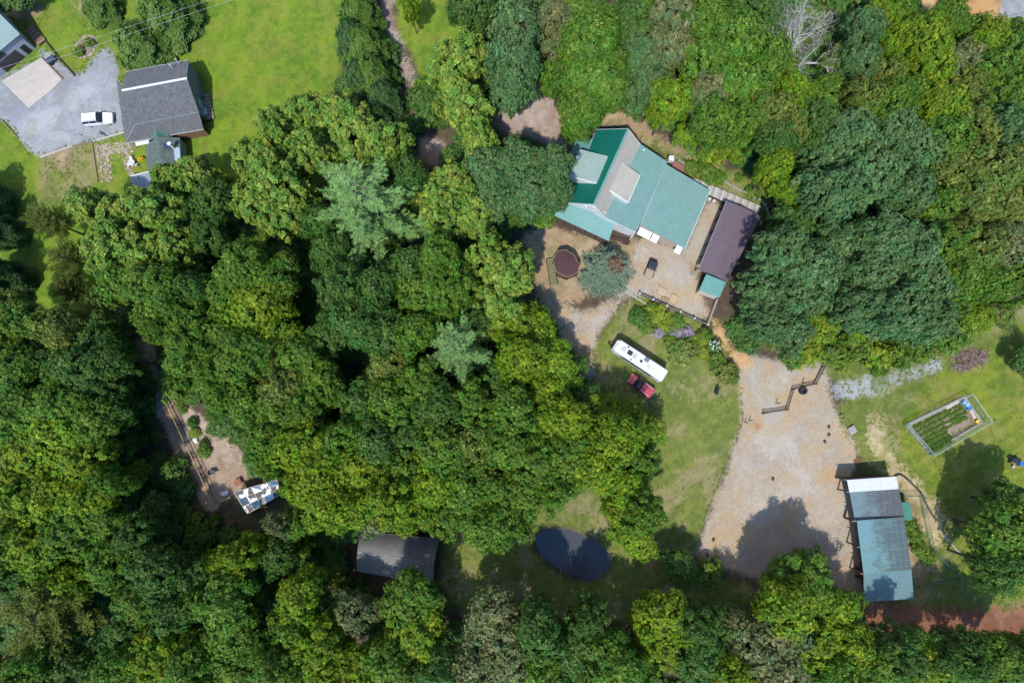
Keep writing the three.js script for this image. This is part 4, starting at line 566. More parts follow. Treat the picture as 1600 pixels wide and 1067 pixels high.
{ // green-grey annex with skylight and chimney, and the low pale roof below it
  const T = thing('green_annex', 'small green-grey gabled annex with skylights on the grey house', 'annex', flat(at(253, 235, 0), 0));
  const [a, b, c, d, e, f] = px([[227, 227.5, 2.8], [245, 213.5, 3.9], [280, 215, 2.8], [284, 268, 2.8], [253, 258, 3.9], [230, 267, 2.8]]);
  const sh = (p, q, r2, s, seed) => [shingled(p, q, r2, s, 12, 18, seed, 0.2), clean(prism([p, q, r2, s].map((v) => up(v, -0.02)), 0.1), [0.7, 0.7, 0.7])].map((g) => { g.userData.clean = true; return g; });
  const r1 = part('west_roof', sh(b, e, f, a, 31), SHINGLEGREEN, T), r2 = part('east_roof', sh(b, e, d, c, 32), SHINGLEGREEN, T); void r1;
  const pk = px([[233, 219, 2.9], [242, 203.5, 3.6], [262, 204, 2.9], [264, 214, 2.9], [245, 213.5, 3.9]]);
  part('link_roof', [prism([pk[1], pk[4], pk[0]], 0.08), prism([pk[1], pk[2], pk[3], pk[4]], 0.08)], mat(0.09, 0.19, 0.14), T);
  part('wall', [wallOf(lerp(a, c, 0.05), lerp(f, d, 0.05), 0, 2.7, 2.7, 0.15), wallOf(lerp(c, a, 0.05), lerp(d, f, 0.05), 0, 2.7, 2.7, 0.15), wallOf(lerp(f, d, 0.05), lerp(e, b, 0.02), 0, 2.7, 3.7, 0.15), wallOf(lerp(e, b, 0.02), lerp(d, f, 0.05), 0, 3.7, 2.7, 0.15)], mat(0.3, 0.32, 0.31), T);
  const onE = (u, v, k) => lerp(lerp(b, e, u), lerp(c, d, u), v).add(V(0.03, k, 0));
  part('skylight', prism([onE(0.2, 0.22, 0.1), onE(0.42, 0.22, 0.1), onE(0.42, 0.5, 0.1), onE(0.2, 0.5, 0.1)], 0.1), mat(0.05, 0.07, 0.12, { rough: 0.2, tex: null }), T, r2); const s2 = part('skylight', prism([onE(0.3, 0.68, 0.1), onE(0.72, 0.68, 0.1), onE(0.72, 0.96, 0.1), onE(0.3, 0.96, 0.1)], 0.1), mat(0.45, 0.56, 0.62, { rough: 0.2 }), T, r2); s2.userData.label = 'pale blue skylight';
  const cp = at(265.5, 226, 4.4); part('chimney', [new THREE.CylinderGeometry(0.22, 0.22, 1.6, 16).translate(cp.x, 4.0, cp.z), new THREE.CylinderGeometry(0.3, 0.3, 0.1, 16).translate(cp.x, 4.85, cp.z)], WHITE, T, r2);
  const q = px([[203, 275, 2.6], [232, 268, 2.6], [238, 292, 2.4], [208, 298, 2.4]]), S = thing('garden_shed', 'pale blue-grey shed roof half hidden by trees below the patio', 'shed', flat(q[0], 0)); part('roof', ribbed(q[0], q[1], q[2], q[3], 0.4), mat(0.27, 0.32, 0.35, { rough: 0.5 }), S); part('gutter', bar(up(q[0], 0), up(q[1], 0), 0.14, 0.12), WHITE, S); part('wall', [0, 1, 2, 3].map((i) => wallOf(lerp(q[i], q[(i + 2) % 4], 0.05), lerp(q[(i + 1) % 4], q[(i + 3) % 4], 0.05), 0, 2.3, 2.3, 0.12)), SIDING, S);
}
{ // neighbouring house at the corner, slab, deck
  const T = thing('corner_house', 'blue-grey house with pale green roof in the top corner', 'house', flat(at(10, 70, 0), 0));
  const e0 = at(30.4, 53, 4.3), dir = horiz(at(30.4, 53, 4.3), at(0, 78, 4.3)), nrm = V(-dir.z, 0, dir.x); if (nrm.x > 0) nrm.negate();
  const e1 = e0.clone().addScaledVector(dir, 10), f0 = e0.clone().addScaledVector(nrm, 5.5).setY(6.6), f1 = e1.clone().addScaledVector(nrm, 5.5).setY(6.6), g0 = e0.clone().addScaledVector(nrm, 11), g1 = e1.clone().addScaledVector(nrm, 11);
  const PG = mat(0.24, 0.33, 0.29, { rough: 0.6 }); part('roof', [...ribbed(f0, f1, e1, e0, 0.4, 0.02), ...ribbed(f0, f1, g1, g0, 0.4, 0.02)], PG, T);
  const i0 = lerp(e0, g1, 0.04).setY(0), i1 = lerp(e1, g0, 0.04).setY(0), j0 = lerp(g0, e1, 0.04).setY(0), j1 = lerp(g1, e0, 0.04).setY(0);
  const wall = part('front_wall', wallOf(i0, i1, 0, 4.15, 4.15, 0.2), SIDING, T); part('side_wall', [wallOf(i0, lerp(f0, f1, 0.05), 0, 4.15, 6.4, 0.2), wallOf(lerp(f0, f1, 0.05), j0, 0, 6.4, 4.15, 0.2)], SIDING, T); part('rear_wall', wallOf(j0, j1, 0, 4.1, 4.1, 0.2), SIDING, T);
  const out = nrm.clone().negate(), P = (s, y) => i0.clone().addScaledVector(dir, s).setY(y).addScaledVector(out, 0.12);
  part('garage_door', wallOf(P(2.2, 0), P(6.0, 0), 0.02, 2.3, 2.3, 0.06), mat(0.06, 0.05, 0.045), T, wall);
  windowOn(T, wall, P(4.2, 3.2), dir, 0.9, 0.8, out, DARK); windowOn(T, wall, P(5.2, 3.2), dir, 0.9, 0.8, out, DARK);
  const dr = part('door', wallOf(P(0.6, 0), P(1.5, 0), 0.02, 2.1, 2.1, 0.06), DARK, T, wall); void dr;
  const q = px([[1.6, 126.5, 0.06], [63, 90, 0.06], [95.5, 123.5, 0.06], [80, 140, 0.06], [44, 168.7, 0.06]]);
  const S = new THREE.Mesh(merge(prism(q, 0.12)), CONCRETE); S.name = 'concrete_slab'; S.userData = { kind: 'structure', label: 'beige concrete apron in front of the garage', category: 'slab' }; S.receiveShadow = true; scene.add(S);
  const D = thing('wooden_deck', 'narrow brown wooden deck along the corner house side', 'deck', flat(at(52, 58, 0), 0)), a = at(44, 44, 0.4), b = at(64, 66, 0.4), dd = horiz(a, b), nn = V(-dd.z, 0, dd.x), L = a.distanceTo(b); for (let i = 0; i < 9; i++) part('plank', bar(lerp(a, b, (i + 0.5) / 9).addScaledVector(nn, -0.8), lerp(a, b, (i + 0.5) / 9).addScaledVector(nn, 0.8), L / 9 * 0.9, 0.05), [WOOD, BROWNWALL][i % 2], D); part('joist', [bar(up(a, -0.2), up(b, -0.2), 1.3, 0.34)], DARKWOOD, D);
  const tp = [[63, 56], [76, 71], [92, 92], [116, 118]], W = thing('timber_edging', 'dark timber edging between the lawn and the corner house path', 'edging', flat(at(90, 88, 0), 0)); for (let i = 0; i < 3; i++) part('timber', bar(at(tp[i][0], tp[i][1], 0.16), at(tp[i + 1][0], tp[i + 1][1], 0.16), 0.2, 0.32), DARKWOOD, W);
  solo('timber_edging', 'brown timber edging beside the concrete garage slab', 'edging', bar(at(64, 89, 0.12), at(97, 123, 0.12), 0.16, 0.26), WOOD);
  const C = thing('garden_cart', 'small dark blue garden cart on the path by the slab', 'cart', flat(at(82, 96, 0), 0)); C.rotation.y = 0.7; partL('tub', [rbox(1.5, 0.5, 0.9, 0.06, 0, 0.6, 0), rbox(1.3, 0.1, 0.75, 0.03, 0, 0.86, 0)], mat(0.05, 0.075, 0.12, { rough: 0.5 }), C); for (const s of [-1, 1]) partL('wheel', new THREE.CylinderGeometry(0.25, 0.25, 0.1, 16).rotateX(Math.PI / 2).translate(-0.3, 0.25, s * 0.5), BLACK, C); partL('handle', [beam(V(0.7, 0.6, 0), V(1.7, 0.9, 0), 0.05), beam(V(1.7, 0.9, -0.25), V(1.7, 0.9, 0.25), 0.05)], DARK, C); partL('leg', [beam(V(0.5, 0, -0.3), V(0.5, 0.4, -0.3), 0.06), beam(V(0.5, 0, 0.3), V(0.5, 0.4, 0.3), 0.06)], DARK, C);
}
{ // the long barn
  const T = thing('long_barn', 'long open-sided barn with patched teal and white metal roof by the lot', 'barn', flat(at(1375, 845, 0), 0));
  const DIRTY = mat(0.155, 0.215, 0.215, { rough: 0.55 }), cv = (() => { const c = document.createElement('canvas'); c.width = c.height = 512; const x = c.getContext('2d'), r = rngOf(99); x.fillStyle = '#fff'; x.fillRect(0, 0, 512, 512); const im = x.getImageData(0, 0, 512, 512), d = im.data; for (let j = 0; j < 512; j++) for (let i = 0; i < 512; i++) { const u = i / 512, v = j / 512, n = fbm(u * 4, v * 5, 400, 5), m = fbm(u * 40, v * 40, 420, 3), gridU = sstep(0.14, 0.02, Math.abs(((u * 8) % 1) - 0.5)), gridV = sstep(0.12, 0.02, Math.abs(((v * 9) % 1) - 0.5)), dirt = sstep(0.25, 0.75, n * 0.7 + u * 0.8 - 0.2 + (m - 0.5) * 0.5) * (1 - 0.38 * Math.max(gridU, gridV) * (0.4 + m)), k = (j * 512 + i) * 4; d[k] = 255 - dirt * 52; d[k + 1] = 255 - dirt * 80; d[k + 2] = 255 - dirt * 84; } void r; x.putImageData(im, 0, 0); const t = new THREE.CanvasTexture(c); t.colorSpace = THREE.SRGBColorSpace; return t; })();
  const uvRoof = (gs, a, b, d) => { const g = merge(gs), p = g.attributes.position, uv = g.attributes.uv, e1 = b.clone().sub(a), e2 = d.clone().sub(a), q = V(); for (let i = 0; i < p.count; i++) { q.fromBufferAttribute(p, i).sub(a); uv.setXY(i, q.dot(e1) / e1.lengthSq(), q.dot(e2) / e2.lengthSq()); } return g; };
  const BT = mat(0.150, 0.275, 0.280, { rough: 0.5, tex: cv }), BU = mat(0.135, 0.195, 0.205, { rough: 0.55, tex: cv });
  const w = px([[1324, 750, 4.0], [1401, 744.5, 4.0], [1405, 764, 4.0], [1328, 769, 4.0]]); const rw = part('white_roof', ribbed(w[0], w[3], w[2], w[1], 0.3), mat(0.66, 0.68, 0.74, { rough: 0.4 }), T); rw.userData.label = 'white metal roof section';
  const u = px([[1328, 769, 3.99], [1405, 764, 3.99], [1414, 809, 3.6], [1337, 815, 3.6]]); part('upper_roof', uvRoof(ribbed(u[0], u[3], u[2], u[1], 0.26), u[0], u[1], u[3]), BU, T);
  const l = px([[1339.5, 813.5, 4.4], [1413, 807.5, 3.9], [1425, 890, 3.9], [1350, 896, 4.4]]); part('main_roof', uvRoof(ribbed(l[0], l[3], l[2], l[1], 0.26), l[0], l[1], l[3]), BT, T);
  const s = px([[1350, 896, 4.36], [1425, 890, 3.86], [1428.5, 935.5, 3.8], [1351, 941, 4.3]]); part('end_roof', ribbed(s[0], s[3], s[2], s[1], 0.26), mat(0.15, 0.26, 0.27, { rough: 0.5 }), T);
  const left = [w[0], w[3], u[3], l[0], lerp(l[0], l[3], 0.5), l[3], s[3]], right = [w[1], w[2], u[2], lerp(l[1], l[2], 0.5), l[2], s[2]];
  left.forEach((p, i) => { const q = lerp(p, right[Math.min(i, 5)], 0.02); part('post', beam(flat(q, 0), up(q, -0.08), 0.18), DARKWOOD, T); part('brace', beam(V(q.x, q.y - 1.1, q.z), V(q.x + 0.9, q.y - 0.15, q.z), 0.1), DARKWOOD, T); part('rafter_tail', bar(V(q.x - 0.55, q.y - 0.16, q.z), V(q.x + 1.2, q.y - 0.2, q.z), 0.08, 0.14), GREYWOOD, T); });
  for (let i = 0; i < 5; i++) part('rear_wall', wallOf(lerp(right[i], left[i], 0.03), lerp(right[i + 1], left[i + 1], 0.03), 0, Math.min(right[i].y, right[i + 1].y) - 0.15, Math.min(right[i].y, right[i + 1].y) - 0.15, 0.12), DARKWOOD, T);
  part('end_wall', wallOf(lerp(w[0], w[2], 0.03), lerp(w[1], w[3], 0.03), 0, 3.85, 3.85, 0.12), DARKWOOD, T);
  const g = px([[1409, 785, 2.6], [1422, 784, 2.2], [1427, 812, 2.2], [1414, 813, 2.6]]), C = thing('chicken_coop', 'small green-roofed coop against the barn side', 'coop', flat(at(1418, 798, 0), 0)); part('roof', ribbed(g[0], g[3], g[2], g[1], 0.25), mat(0.08, 0.27, 0.19, { rough: 0.5 }), C); part('wall', [0, 1, 2].map((i) => wallOf(lerp(g[i], g[(i + 2) % 4], 0.06), lerp(g[(i + 1) % 4], g[(i + 3) % 4], 0.06), 0, 2.05, 2.05, 0.08)), DARKWOOD, C);
  // machines under the open side
  const tr = thing('red_tractor', 'red tractor nose peeking out from under the barn roof', 'tractor', flat(at(1347, 893, 0), 0)); tr.rotation.y = Math.PI; const RED = mat(0.30, 0.018, 0.02, { rough: 0.35, tex: null });
  partL('hood', [rbox(1.7, 0.7, 0.8, 0.12, 0.3, 1.1, 0)], RED, tr); partL('seat', rbox(0.5, 0.5, 0.5, 0.08, -1.1, 1.2, 0), BLACK, tr); partL('steering_wheel', new THREE.TorusGeometry(0.2, 0.03, 6, 16).rotateX(1.2).translate(-0.65, 1.5, 0), BLACK, tr); partL('chassis', box(2.6, 0.3, 0.5, -0.3, 0.65, 0), DARK, tr);
  for (const z of [-0.75, 0.75]) { partL('wheel', new THREE.TorusGeometry(0.5, 0.2, 8, 20).translate(-1.0, 0.7, z), BLACK, tr); partL('wheel', new THREE.TorusGeometry(0.28, 0.12, 8, 18).translate(0.9, 0.4, z * 0.8), BLACK, tr); }
}
{ // hoop shed with grey sheeting
  const T = thing('hoop_shed', 'long grey sheet-covered hoop shed among trees left of the pond', 'shed', flat(at(620, 870, 0), 0));
  const [tl, tr, rl, rr, bl, br] = px([[564, 831, 2.2], [686, 842, 2.2], [558.5, 862, 3.9], [678, 880, 3.9], [558.5, 893, 2.2], [677, 913, 2.2]]), TARP = mat(0.175, 0.162, 0.150, { rough: 0.7, bump: 0.015 });
  const prof = (a, r, b, u) => { const t = Math.abs(u - 0.5) * 2, p = u < 0.5 ? lerp(a, r, u * 2) : lerp(r, b, u * 2 - 1); p.y = a.y + (r.y - a.y) * (1 - t ** 2.1 * 1.0); return p; };
  const l = [], N = 16; for (let i = 0; i < N; i++) for (let k = 0; k < 12; k++) { const P = (uu, vv) => lerp(prof(tl, rl, bl, uu), prof(tr, rr, br, uu), vv).add(V(0, 0.03 * Math.sin(vv * 37.7) + (rnd() - 0.5) * 0.0, 0)); const a = P(i / N, k / 12), b = P((i + 1) / N, k / 12), c = P((i + 1) / N, (k + 1) / 12), d = P(i / N, (k + 1) / 12); l.push(a, b, c, a, c, d); }
  const cov = part('cover', tri(l), TARP, T); part('ridge_pole', beam(up(rl, 0.02), up(rr, 0.02), 0.12, 0.12, 8), mat(0.3, 0.31, 0.33), T, cov);
  part('side_wall', [wallOf(tl, tr, 0, 2.2, 2.2, 0.08), wallOf(bl, br, 0, 2.2, 2.2, 0.08)], TARP, T); part('end_wall', [wallOf(tl, bl, 0, 2.2, 2.2, 0.08)], TARP, T);
  for (let k = 0; k <= 6; k++) part('hoop', Array.from({ length: 12 }, (_, i) => beam(lerp(prof(tl, rl, bl, i / 12), prof(tr, rr, br, i / 12), k / 6).add(V(0, 0.035, 0)), lerp(prof(tl, rl, bl, (i + 1) / 12), prof(tr, rr, br, (i + 1) / 12), k / 6).add(V(0, 0.035, 0)), 0.05)), mat(0.2, 0.2, 0.21), T, cov);
  const dead = []; for (let i = 0; i < 46; i++) { const u = 0.5 + rnd() * 0.48, v = rnd() < 0.5 ? 0.7 + rnd() * 0.28 : rnd(), p = lerp(prof(tl, rl, bl, u), prof(tr, rr, br, u), v); dead.push(box(0.12 + rnd() * 0.12, 0.02, 0.1 + rnd() * 0.1, p.x, p.y + 0.08, p.z, rnd() * 6)); }
  part('fallen_leaves', dead, mat(0.42, 0.40, 0.32), T, cov).userData.kind = 'stuff';
}
{ // greenhouse of old window panes
  const T = thing('greenhouse', 'small lean-to greenhouse roofed with old panes, white glare painted on them', 'greenhouse', flat(at(402, 780, 0), 0));
  const q = px([[365, 769, 2.6], [432, 750, 2.6], [439, 772, 2.0], [386, 803, 2.0]]), PG = new THREE.MeshPhysicalMaterial({ transmission: 1, roughness: 0.06, thickness: 0 }); PG.color.setRGB(0.75, 0.82, 0.85); const GLAREPANE = mat(1, 1, 1, { rough: 0.7, tex: tileTexture(128, (u, v) => { const w = sstep(0.47, 0.54, tf(u, v, 5, 90)); return [0.30 + 0.58 * w, 0.28 + 0.6 * w, 0.27 + 0.6 * w]; }, true) }); GLAREPANE.map.repeat.set(0.3, 0.3); PG.color.setRGB(0.5, 0.5, 0.48);  // white splotches paint sun glare into the pane colour
  const n = 5, P = (u, v, k = 0) => up(lerp(lerp(q[0], q[1], u), lerp(q[3], q[2], u), v), k);
  const tl = () => 0.03 + rnd() * 0.09; for (let i = 0; i < n; i++) for (let j = 0; j < 3; j++) part('pane', quad(P((i + 0.03) / n, (j + 0.03) / 3, tl()), P((i + 0.97) / n, (j + 0.03) / 3, tl()), P((i + 0.97) / n, (j + 0.97) / 3, tl()), P((i + 0.03) / n, (j + 0.97) / 3, tl())), (i * 3 + j * 5) % 7 < 5 ? GLAREPANE : PG, T);
  const fr = []; for (let i = 0; i <= n; i++) fr.push(bar(P(i / n, 0), P(i / n, 1), 0.07, 0.09)); for (let j = 0; j <= 3; j++) fr.push(bar(P(0, j / 3), P(1, j / 3), 0.07, 0.09)); part('frame', fr, WHITEWOOD, T);
  for (const p of [P(0.02, 0.02), P(0.98, 0.02), P(0.98, 0.98), P(0.02, 0.98), P(0.5, 0.98)]) part('post', beam(flat(p, 0), p, 0.1), DARKWOOD, T);
  part('bench', [prism(px([[375, 775, 0.8], [430, 760, 0.8], [433, 766, 0.8], [380, 784, 0.8]]), 0.06), ...px([[376, 776, 0.8], [429, 761, 0.8], [432, 765, 0.8], [381, 782, 0.8]]).map((p) => beam(flat(p, 0), p, 0.07))], DARKWOOD, T); part('knee_wall', wallOf(flat(P(0.01, 1), 0), flat(P(0.99, 1), 0), 0, 0.9, 0.9, 0.08), DARKWOOD, T);
}
// ---------- vehicles ----------
function loft(sections) {                                              // cross-sections along x: [x, yBottom, yTop, halfWidthBottom, halfWidthTop]
  const l = [], ring = ([x, y0, y1, wb, wt]) => { const r = Math.min(0.12, (y1 - y0) * 0.4, wt * 0.4); return [V(x, y0, -wb), V(x, y0 + (y1 - y0) * 0.5, -Math.max(wb, wt) * 1.0), V(x, y1 - r, -wt), V(x, y1, -wt + r), V(x, y1 + 0.015, 0), V(x, y1, wt - r), V(x, y1 - r, wt), V(x, y0 + (y1 - y0) * 0.5, Math.max(wb, wt)), V(x, y0, wb)]; };
  const R = sections.map(ring);
  for (let i = 0; i < R.length - 1; i++) for (let k = 0; k < 8; k++) l.push(R[i][k], R[i + 1][k], R[i + 1][k + 1], R[i][k], R[i + 1][k + 1], R[i][k + 1]);
  for (const [q, f] of [[R[0], 1], [R.at(-1), -1]]) for (let k = 1; k < 8; k++) f > 0 ? l.push(q[0], q[k], q[k + 1]) : l.push(q[0], q[k + 1], q[k]);
  for (let i = 0; i < R.length - 1; i++) l.push(R[i][8], R[i + 1][8], R[i + 1][0], R[i][8], R[i + 1][0], R[i][0]);
  return tri(l);
}
const RUBBER = mat(0.014, 0.014, 0.015, { tex: null }), LAMP = mat(0.75, 0.78, 0.8, { rough: 0.15, tex: null }), TAIL = mat(0.35, 0.01, 0.01, { rough: 0.25, tex: null });
function wheels(T, xs, w, r) { for (const x of xs) for (const s of [-1, 1]) { const g = new THREE.Group(); g.name = 'wheel'; g.position.set(x, r, s * w); T.add(g); partL('tyre', new THREE.TorusGeometry(r * 0.74, r * 0.26, 10, 22), RUBBER, g); partL('rim', new THREE.CylinderGeometry(r * 0.6, r * 0.6, 0.1, 16).rotateX(Math.PI / 2), STEEL, g); } }
const yawOf = (a, b) => { const d = horiz(a, b); return Math.atan2(-d.z, d.x); };
{ // white sport utility car
  const a = at(128, 188.5, 0.6), b = at(178, 183.5, 0.6), T = thing('white_car', 'white utility car with dark windscreen parked on the grey gravel', 'car', flat(lerp(a, b, 0.5), 0)); T.rotation.y = yawOf(a, b);
  const P = new THREE.MeshPhysicalMaterial({ roughness: 0.3, clearcoat: 1, clearcoatRoughness: 0.05 }); P.color.setRGB(0.78, 0.78, 0.77);
  const body = partL('body', [loft([[-2.38, 0.5, 0.95, 0.80, 0.78], [-2.25, 0.38, 1.12, 0.92, 0.88], [-1.2, 0.35, 1.14, 0.97, 0.93], [0.9, 0.35, 1.10, 0.97, 0.92], [1.7, 0.36, 1.04, 0.95, 0.86], [2.2, 0.4, 0.92, 0.88, 0.76], [2.4, 0.5, 0.78, 0.74, 0.66]])], P, T);
  partL('cabin_glass', [loft([[-2.28, 1.08, 1.24, 0.86, 0.82], [-2.02, 1.08, 1.68, 0.88, 0.72], [0.1, 1.08, 1.70, 0.88, 0.70], [0.95, 1.06, 1.12, 0.86, 0.82]])], GLASS, T);
  partL('roof', [loft([[-2.06, 1.66, 1.72, 0.74, 0.70], [-1.9, 1.66, 1.76, 0.76, 0.72], [-0.1, 1.66, 1.77, 0.74, 0.70], [0.18, 1.66, 1.72, 0.70, 0.66]])], P, T);
  for (const s of [-1, 1]) { partL('roof_rail', beam(V(-1.8, 1.80, s * 0.66), V(0, 1.80, s * 0.66), 0.05), DARK, T); partL('door_mirror', rbox(0.16, 0.14, 0.24, 0.04, 0.62, 1.12, s * 1.05), P, T); partL('headlight', rbox(0.22, 0.14, 0.34, 0.04, 2.26, 0.84, s * 0.6), LAMP, T); partL('tail_light', rbox(0.1, 0.3, 0.16, 0.03, -2.32, 1.0, s * 0.76), TAIL, T); partL('window_pillar', [beam(V(-1.1, 1.1, s * 0.9), V(-1.05, 1.7, s * 0.74), 0.07), beam(V(0.2, 1.1, s * 0.9), V(0.12, 1.68, s * 0.72), 0.07)], P, T); }
  partL('bumper', rbox(0.2, 0.22, 1.6, 0.06, -2.36, 0.5, 0), DARK, T); wheels(T, [-1.45, 1.5], 0.86, 0.37); void body;
}
{ // red pickup
  const a = at(1019, 616, 0.7), b = at(984, 589.5, 0.7), T = thing('red_pickup', 'red pickup with covered bed parked beside the white camper', 'pickup', flat(lerp(a, b, 0.5), 0)); T.rotation.y = yawOf(a, b);
  const P = new THREE.MeshPhysicalMaterial({ roughness: 0.45, clearcoat: 0.4 }); P.color.setRGB(0.42, 0.045, 0.075); const L = a.distanceTo(b) / 2;
  partL('body', [loft([[-L, 0.55, 0.98, 0.86, 0.84], [-L + 0.1, 0.45, 1.08, 0.9, 0.86], [0, 0.42, 1.08, 0.9, 0.86], [L - 0.9, 0.42, 1.02, 0.9, 0.84], [L - 0.25, 0.45, 0.92, 0.86, 0.76], [L, 0.5, 0.8, 0.76, 0.66]])], P, T);
  partL('cab_glass', [loft([[-0.1, 1.04, 1.15, 0.82, 0.78], [0.05, 1.04, 1.66, 0.82, 0.70], [0.55, 1.04, 1.66, 0.82, 0.70], [1.15, 1.0, 1.08, 0.82, 0.78]])], GLASS, T); partL('cab_roof', loft([[0.0, 1.62, 1.70, 0.72, 0.68], [0.5, 1.62, 1.71, 0.72, 0.68], [0.62, 1.62, 1.66, 0.68, 0.64]]), BLACK, T);
  partL('bed_cover', [loft([[-L + 0.1, 1.02, 1.32, 0.84, 0.78], [-L + 0.3, 1.02, 1.4, 0.84, 0.76], [-0.25, 1.02, 1.42, 0.84, 0.76], [-0.14, 1.02, 1.34, 0.82, 0.76]])], P, T);
  for (const s of [-1, 1]) { partL('headlight', rbox(0.16, 0.14, 0.28, 0.04, L - 0.1, 0.78, s * 0.55), LAMP, T); partL('tail_light', rbox(0.08, 0.3, 0.14, 0.03, -L, 0.85, s * 0.76), TAIL, T); partL('door_mirror', rbox(0.14, 0.16, 0.22, 0.04, 0.85, 1.15, s * 0.98), BLACK, T); partL('trim_strip', beam(V(-L + 0.3, 1.42, s * 0.7), V(-0.3, 1.44, s * 0.7), 0.05), LAMP, T); }
  partL('bumper', rbox(0.14, 0.2, 1.6, 0.05, -L - 0.06, 0.5, 0), STEEL, T); wheels(T, [-L * 0.6, L * 0.58], 0.82, 0.36);
}
{ // camper
  const a = at(962, 537, 3.0), b = at(1039.5, 588, 3.0), c = at(968, 528, 3.0), d = at(957, 546, 3.0), T = thing('white_camper', 'long white camper with roof vents parked on the grass', 'camper', flat(lerp(a, b, 0.5), 0)); T.rotation.y = yawOf(a, b);
  const L = a.distanceTo(b) / 2, W = c.distanceTo(d) / 2, P = mat(0.74, 0.75, 0.76, { rough: 0.4 });
  partL('body', [loft([[-L, 0.75, 2.7, W * 0.8, W * 0.72], [-L + 0.45, 0.55, 3.0, W, W * 0.94], [0, 0.5, 3.05, W, W * 0.96], [L - 0.1, 0.55, 3.05, W, W * 0.96], [L, 0.7, 2.95, W * 0.95, W * 0.9]])], P, T);
  const v = (x, z, w, d2, h, m, n = 'roof_vent') => partL(n, rbox(w, h, d2, 0.03, x, 3.07 + h / 2, z), m, T);
  partL('roof_hatch', [box(0.5, 0.1, 0.06, -L + 1.5, 3.1, -0.25), box(0.5, 0.1, 0.06, -L + 1.5, 3.1, 0.2), box(0.06, 0.1, 0.5, -L + 1.27, 3.1, 0), box(0.06, 0.1, 0.5, -L + 1.73, 3.1, 0)], mat(0.25, 0.26, 0.26), T);
  v(-L + 2.6, 0.0, 0.75, 0.62, 0.28, DARK, 'air_conditioner'); v(-L + 1.9, -0.65, 0.25, 0.2, 0.12, DARK); v(-L + 3.5, 0.0, 0.6, 0.7, 0.12, mat(0.5, 0.52, 0.53), 'roof_hatch'); v(-L + 3.3, 0.75, 0.3, 0.2, 0.1, mat(0.3, 0.3, 0.3)); v(-L + 4.7, 0.1, 0.36, 0.36, 0.16, BLACK); v(-L + 5.3, -0.55, 0.7, 0.6, 0.2, mat(0.16, 0.2, 0.24), 'skylight'); partL('roof_vent', new THREE.TorusGeometry(0.2, 0.04, 6, 18).rotateX(Math.PI / 2).translate(-L + 6.1, 3.11, 0.15), mat(0.3, 0.3, 0.3), T); v(-L + 6.8, 0.1, 0.2, 0.2, 0.12, mat(0.45, 0.45, 0.5));
  partL('awning', [rbox(L * 1.1, 0.14, 0.16, 0.05, 0.1, 2.75, W + 0.12)], DARK, T); partL('awning_arm', [beam(V(-L * 0.45, 2.7, W + 0.16), V(-L * 0.45, 1.0, W + 0.1), 0.06), beam(V(L * 0.6, 2.7, W + 0.16), V(L * 0.6, 1.0, W + 0.1), 0.06)], LAMP, T);
  for (const [x, w] of [[-2.2, 1.1], [-0.4, 0.8], [2.4, 1.2]]) partL('side_window', rbox(w, 0.6, 0.06, 0.02, x, 1.95, W + 0.01), GLASS, T); partL('door', rbox(0.7, 1.9, 0.06, 0.02, 1.1, 1.55, W + 0.015), mat(0.6, 0.61, 0.62), T); partL('side_stripe', box(L * 1.7, 0.18, 0.03, 0.1, 1.2, W + 0.015), mat(0.12, 0.13, 0.15), T);
  wheels(T, [0.3, 1.2], W - 0.12, 0.36); partL('hitch', [beam(V(-L, 0.6, -0.4), V(-L - 0.9, 0.5, 0), 0.1), beam(V(-L, 0.6, 0.4), V(-L - 0.9, 0.5, 0), 0.1), beam(V(-L - 0.8, 0, 0), V(-L - 0.8, 0.6, 0), 0.08)], DARK, T);
}
{ // black utility cart with tan bed
  const a = at(1013, 431, 0.6), b = at(1022, 407, 0.6), T = thing('utility_cart', 'small black utility vehicle with tan bed in the sandy yard', 'utility vehicle', flat(lerp(a, b, 0.5), 0)); T.rotation.y = yawOf(a, b); const TB = mat(0.42, 0.30, 0.19, { rough: 0.8 });
  partL('body', [loft([[-0.1, 0.4, 0.9, 0.72, 0.7], [0.5, 0.4, 0.9, 0.74, 0.7], [1.15, 0.42, 0.95, 0.7, 0.6], [1.4, 0.5, 0.8, 0.55, 0.45]])], BLACK, T); partL('canopy', [rbox(1.25, 0.08, 1.35, 0.04, 0.25, 1.85, 0), ...[[-0.3, 0.6], [-0.3, -0.6], [0.8, 0.6], [0.8, -0.6]].map(([x, z]) => beam(V(x, 0.85, z), V(x * 0.95, 1.84, z), 0.06))], mat(0.035, 0.042, 0.055, { rough: 0.3 }), T);
  partL('windscreen', quad(V(0.82, 1.82, -0.58), V(0.82, 1.82, 0.58), V(1.12, 0.98, 0.6), V(1.12, 0.98, -0.6)), mat(0.36, 0.40, 0.46, { rough: 0.1, tex: null }), T); partL('seat', [rbox(0.5, 0.3, 1.1, 0.06, 0, 0.95, 0), rbox(0.14, 0.5, 1.1, 0.05, -0.25, 1.2, 0)], DARK, T); partL('steering_wheel', new THREE.TorusGeometry(0.16, 0.025, 6, 16).rotateY(1.2).translate(0.5, 1.2, -0.3), BLACK, T);
  partL('bed', [box(1.35, 0.06, 1.3, -0.85, 0.72, 0)], TB, T); for (const s of [-1, 1]) partL('bed_rail', box(1.5, 0.3, 0.08, -0.85, 0.86, s * 0.69), DARK, T); partL('headboard', box(0.08, 0.3, 1.3, -0.18, 0.88, 0), DARK, T); wheels(T, [-0.95, 0.85], 0.66, 0.3);
}
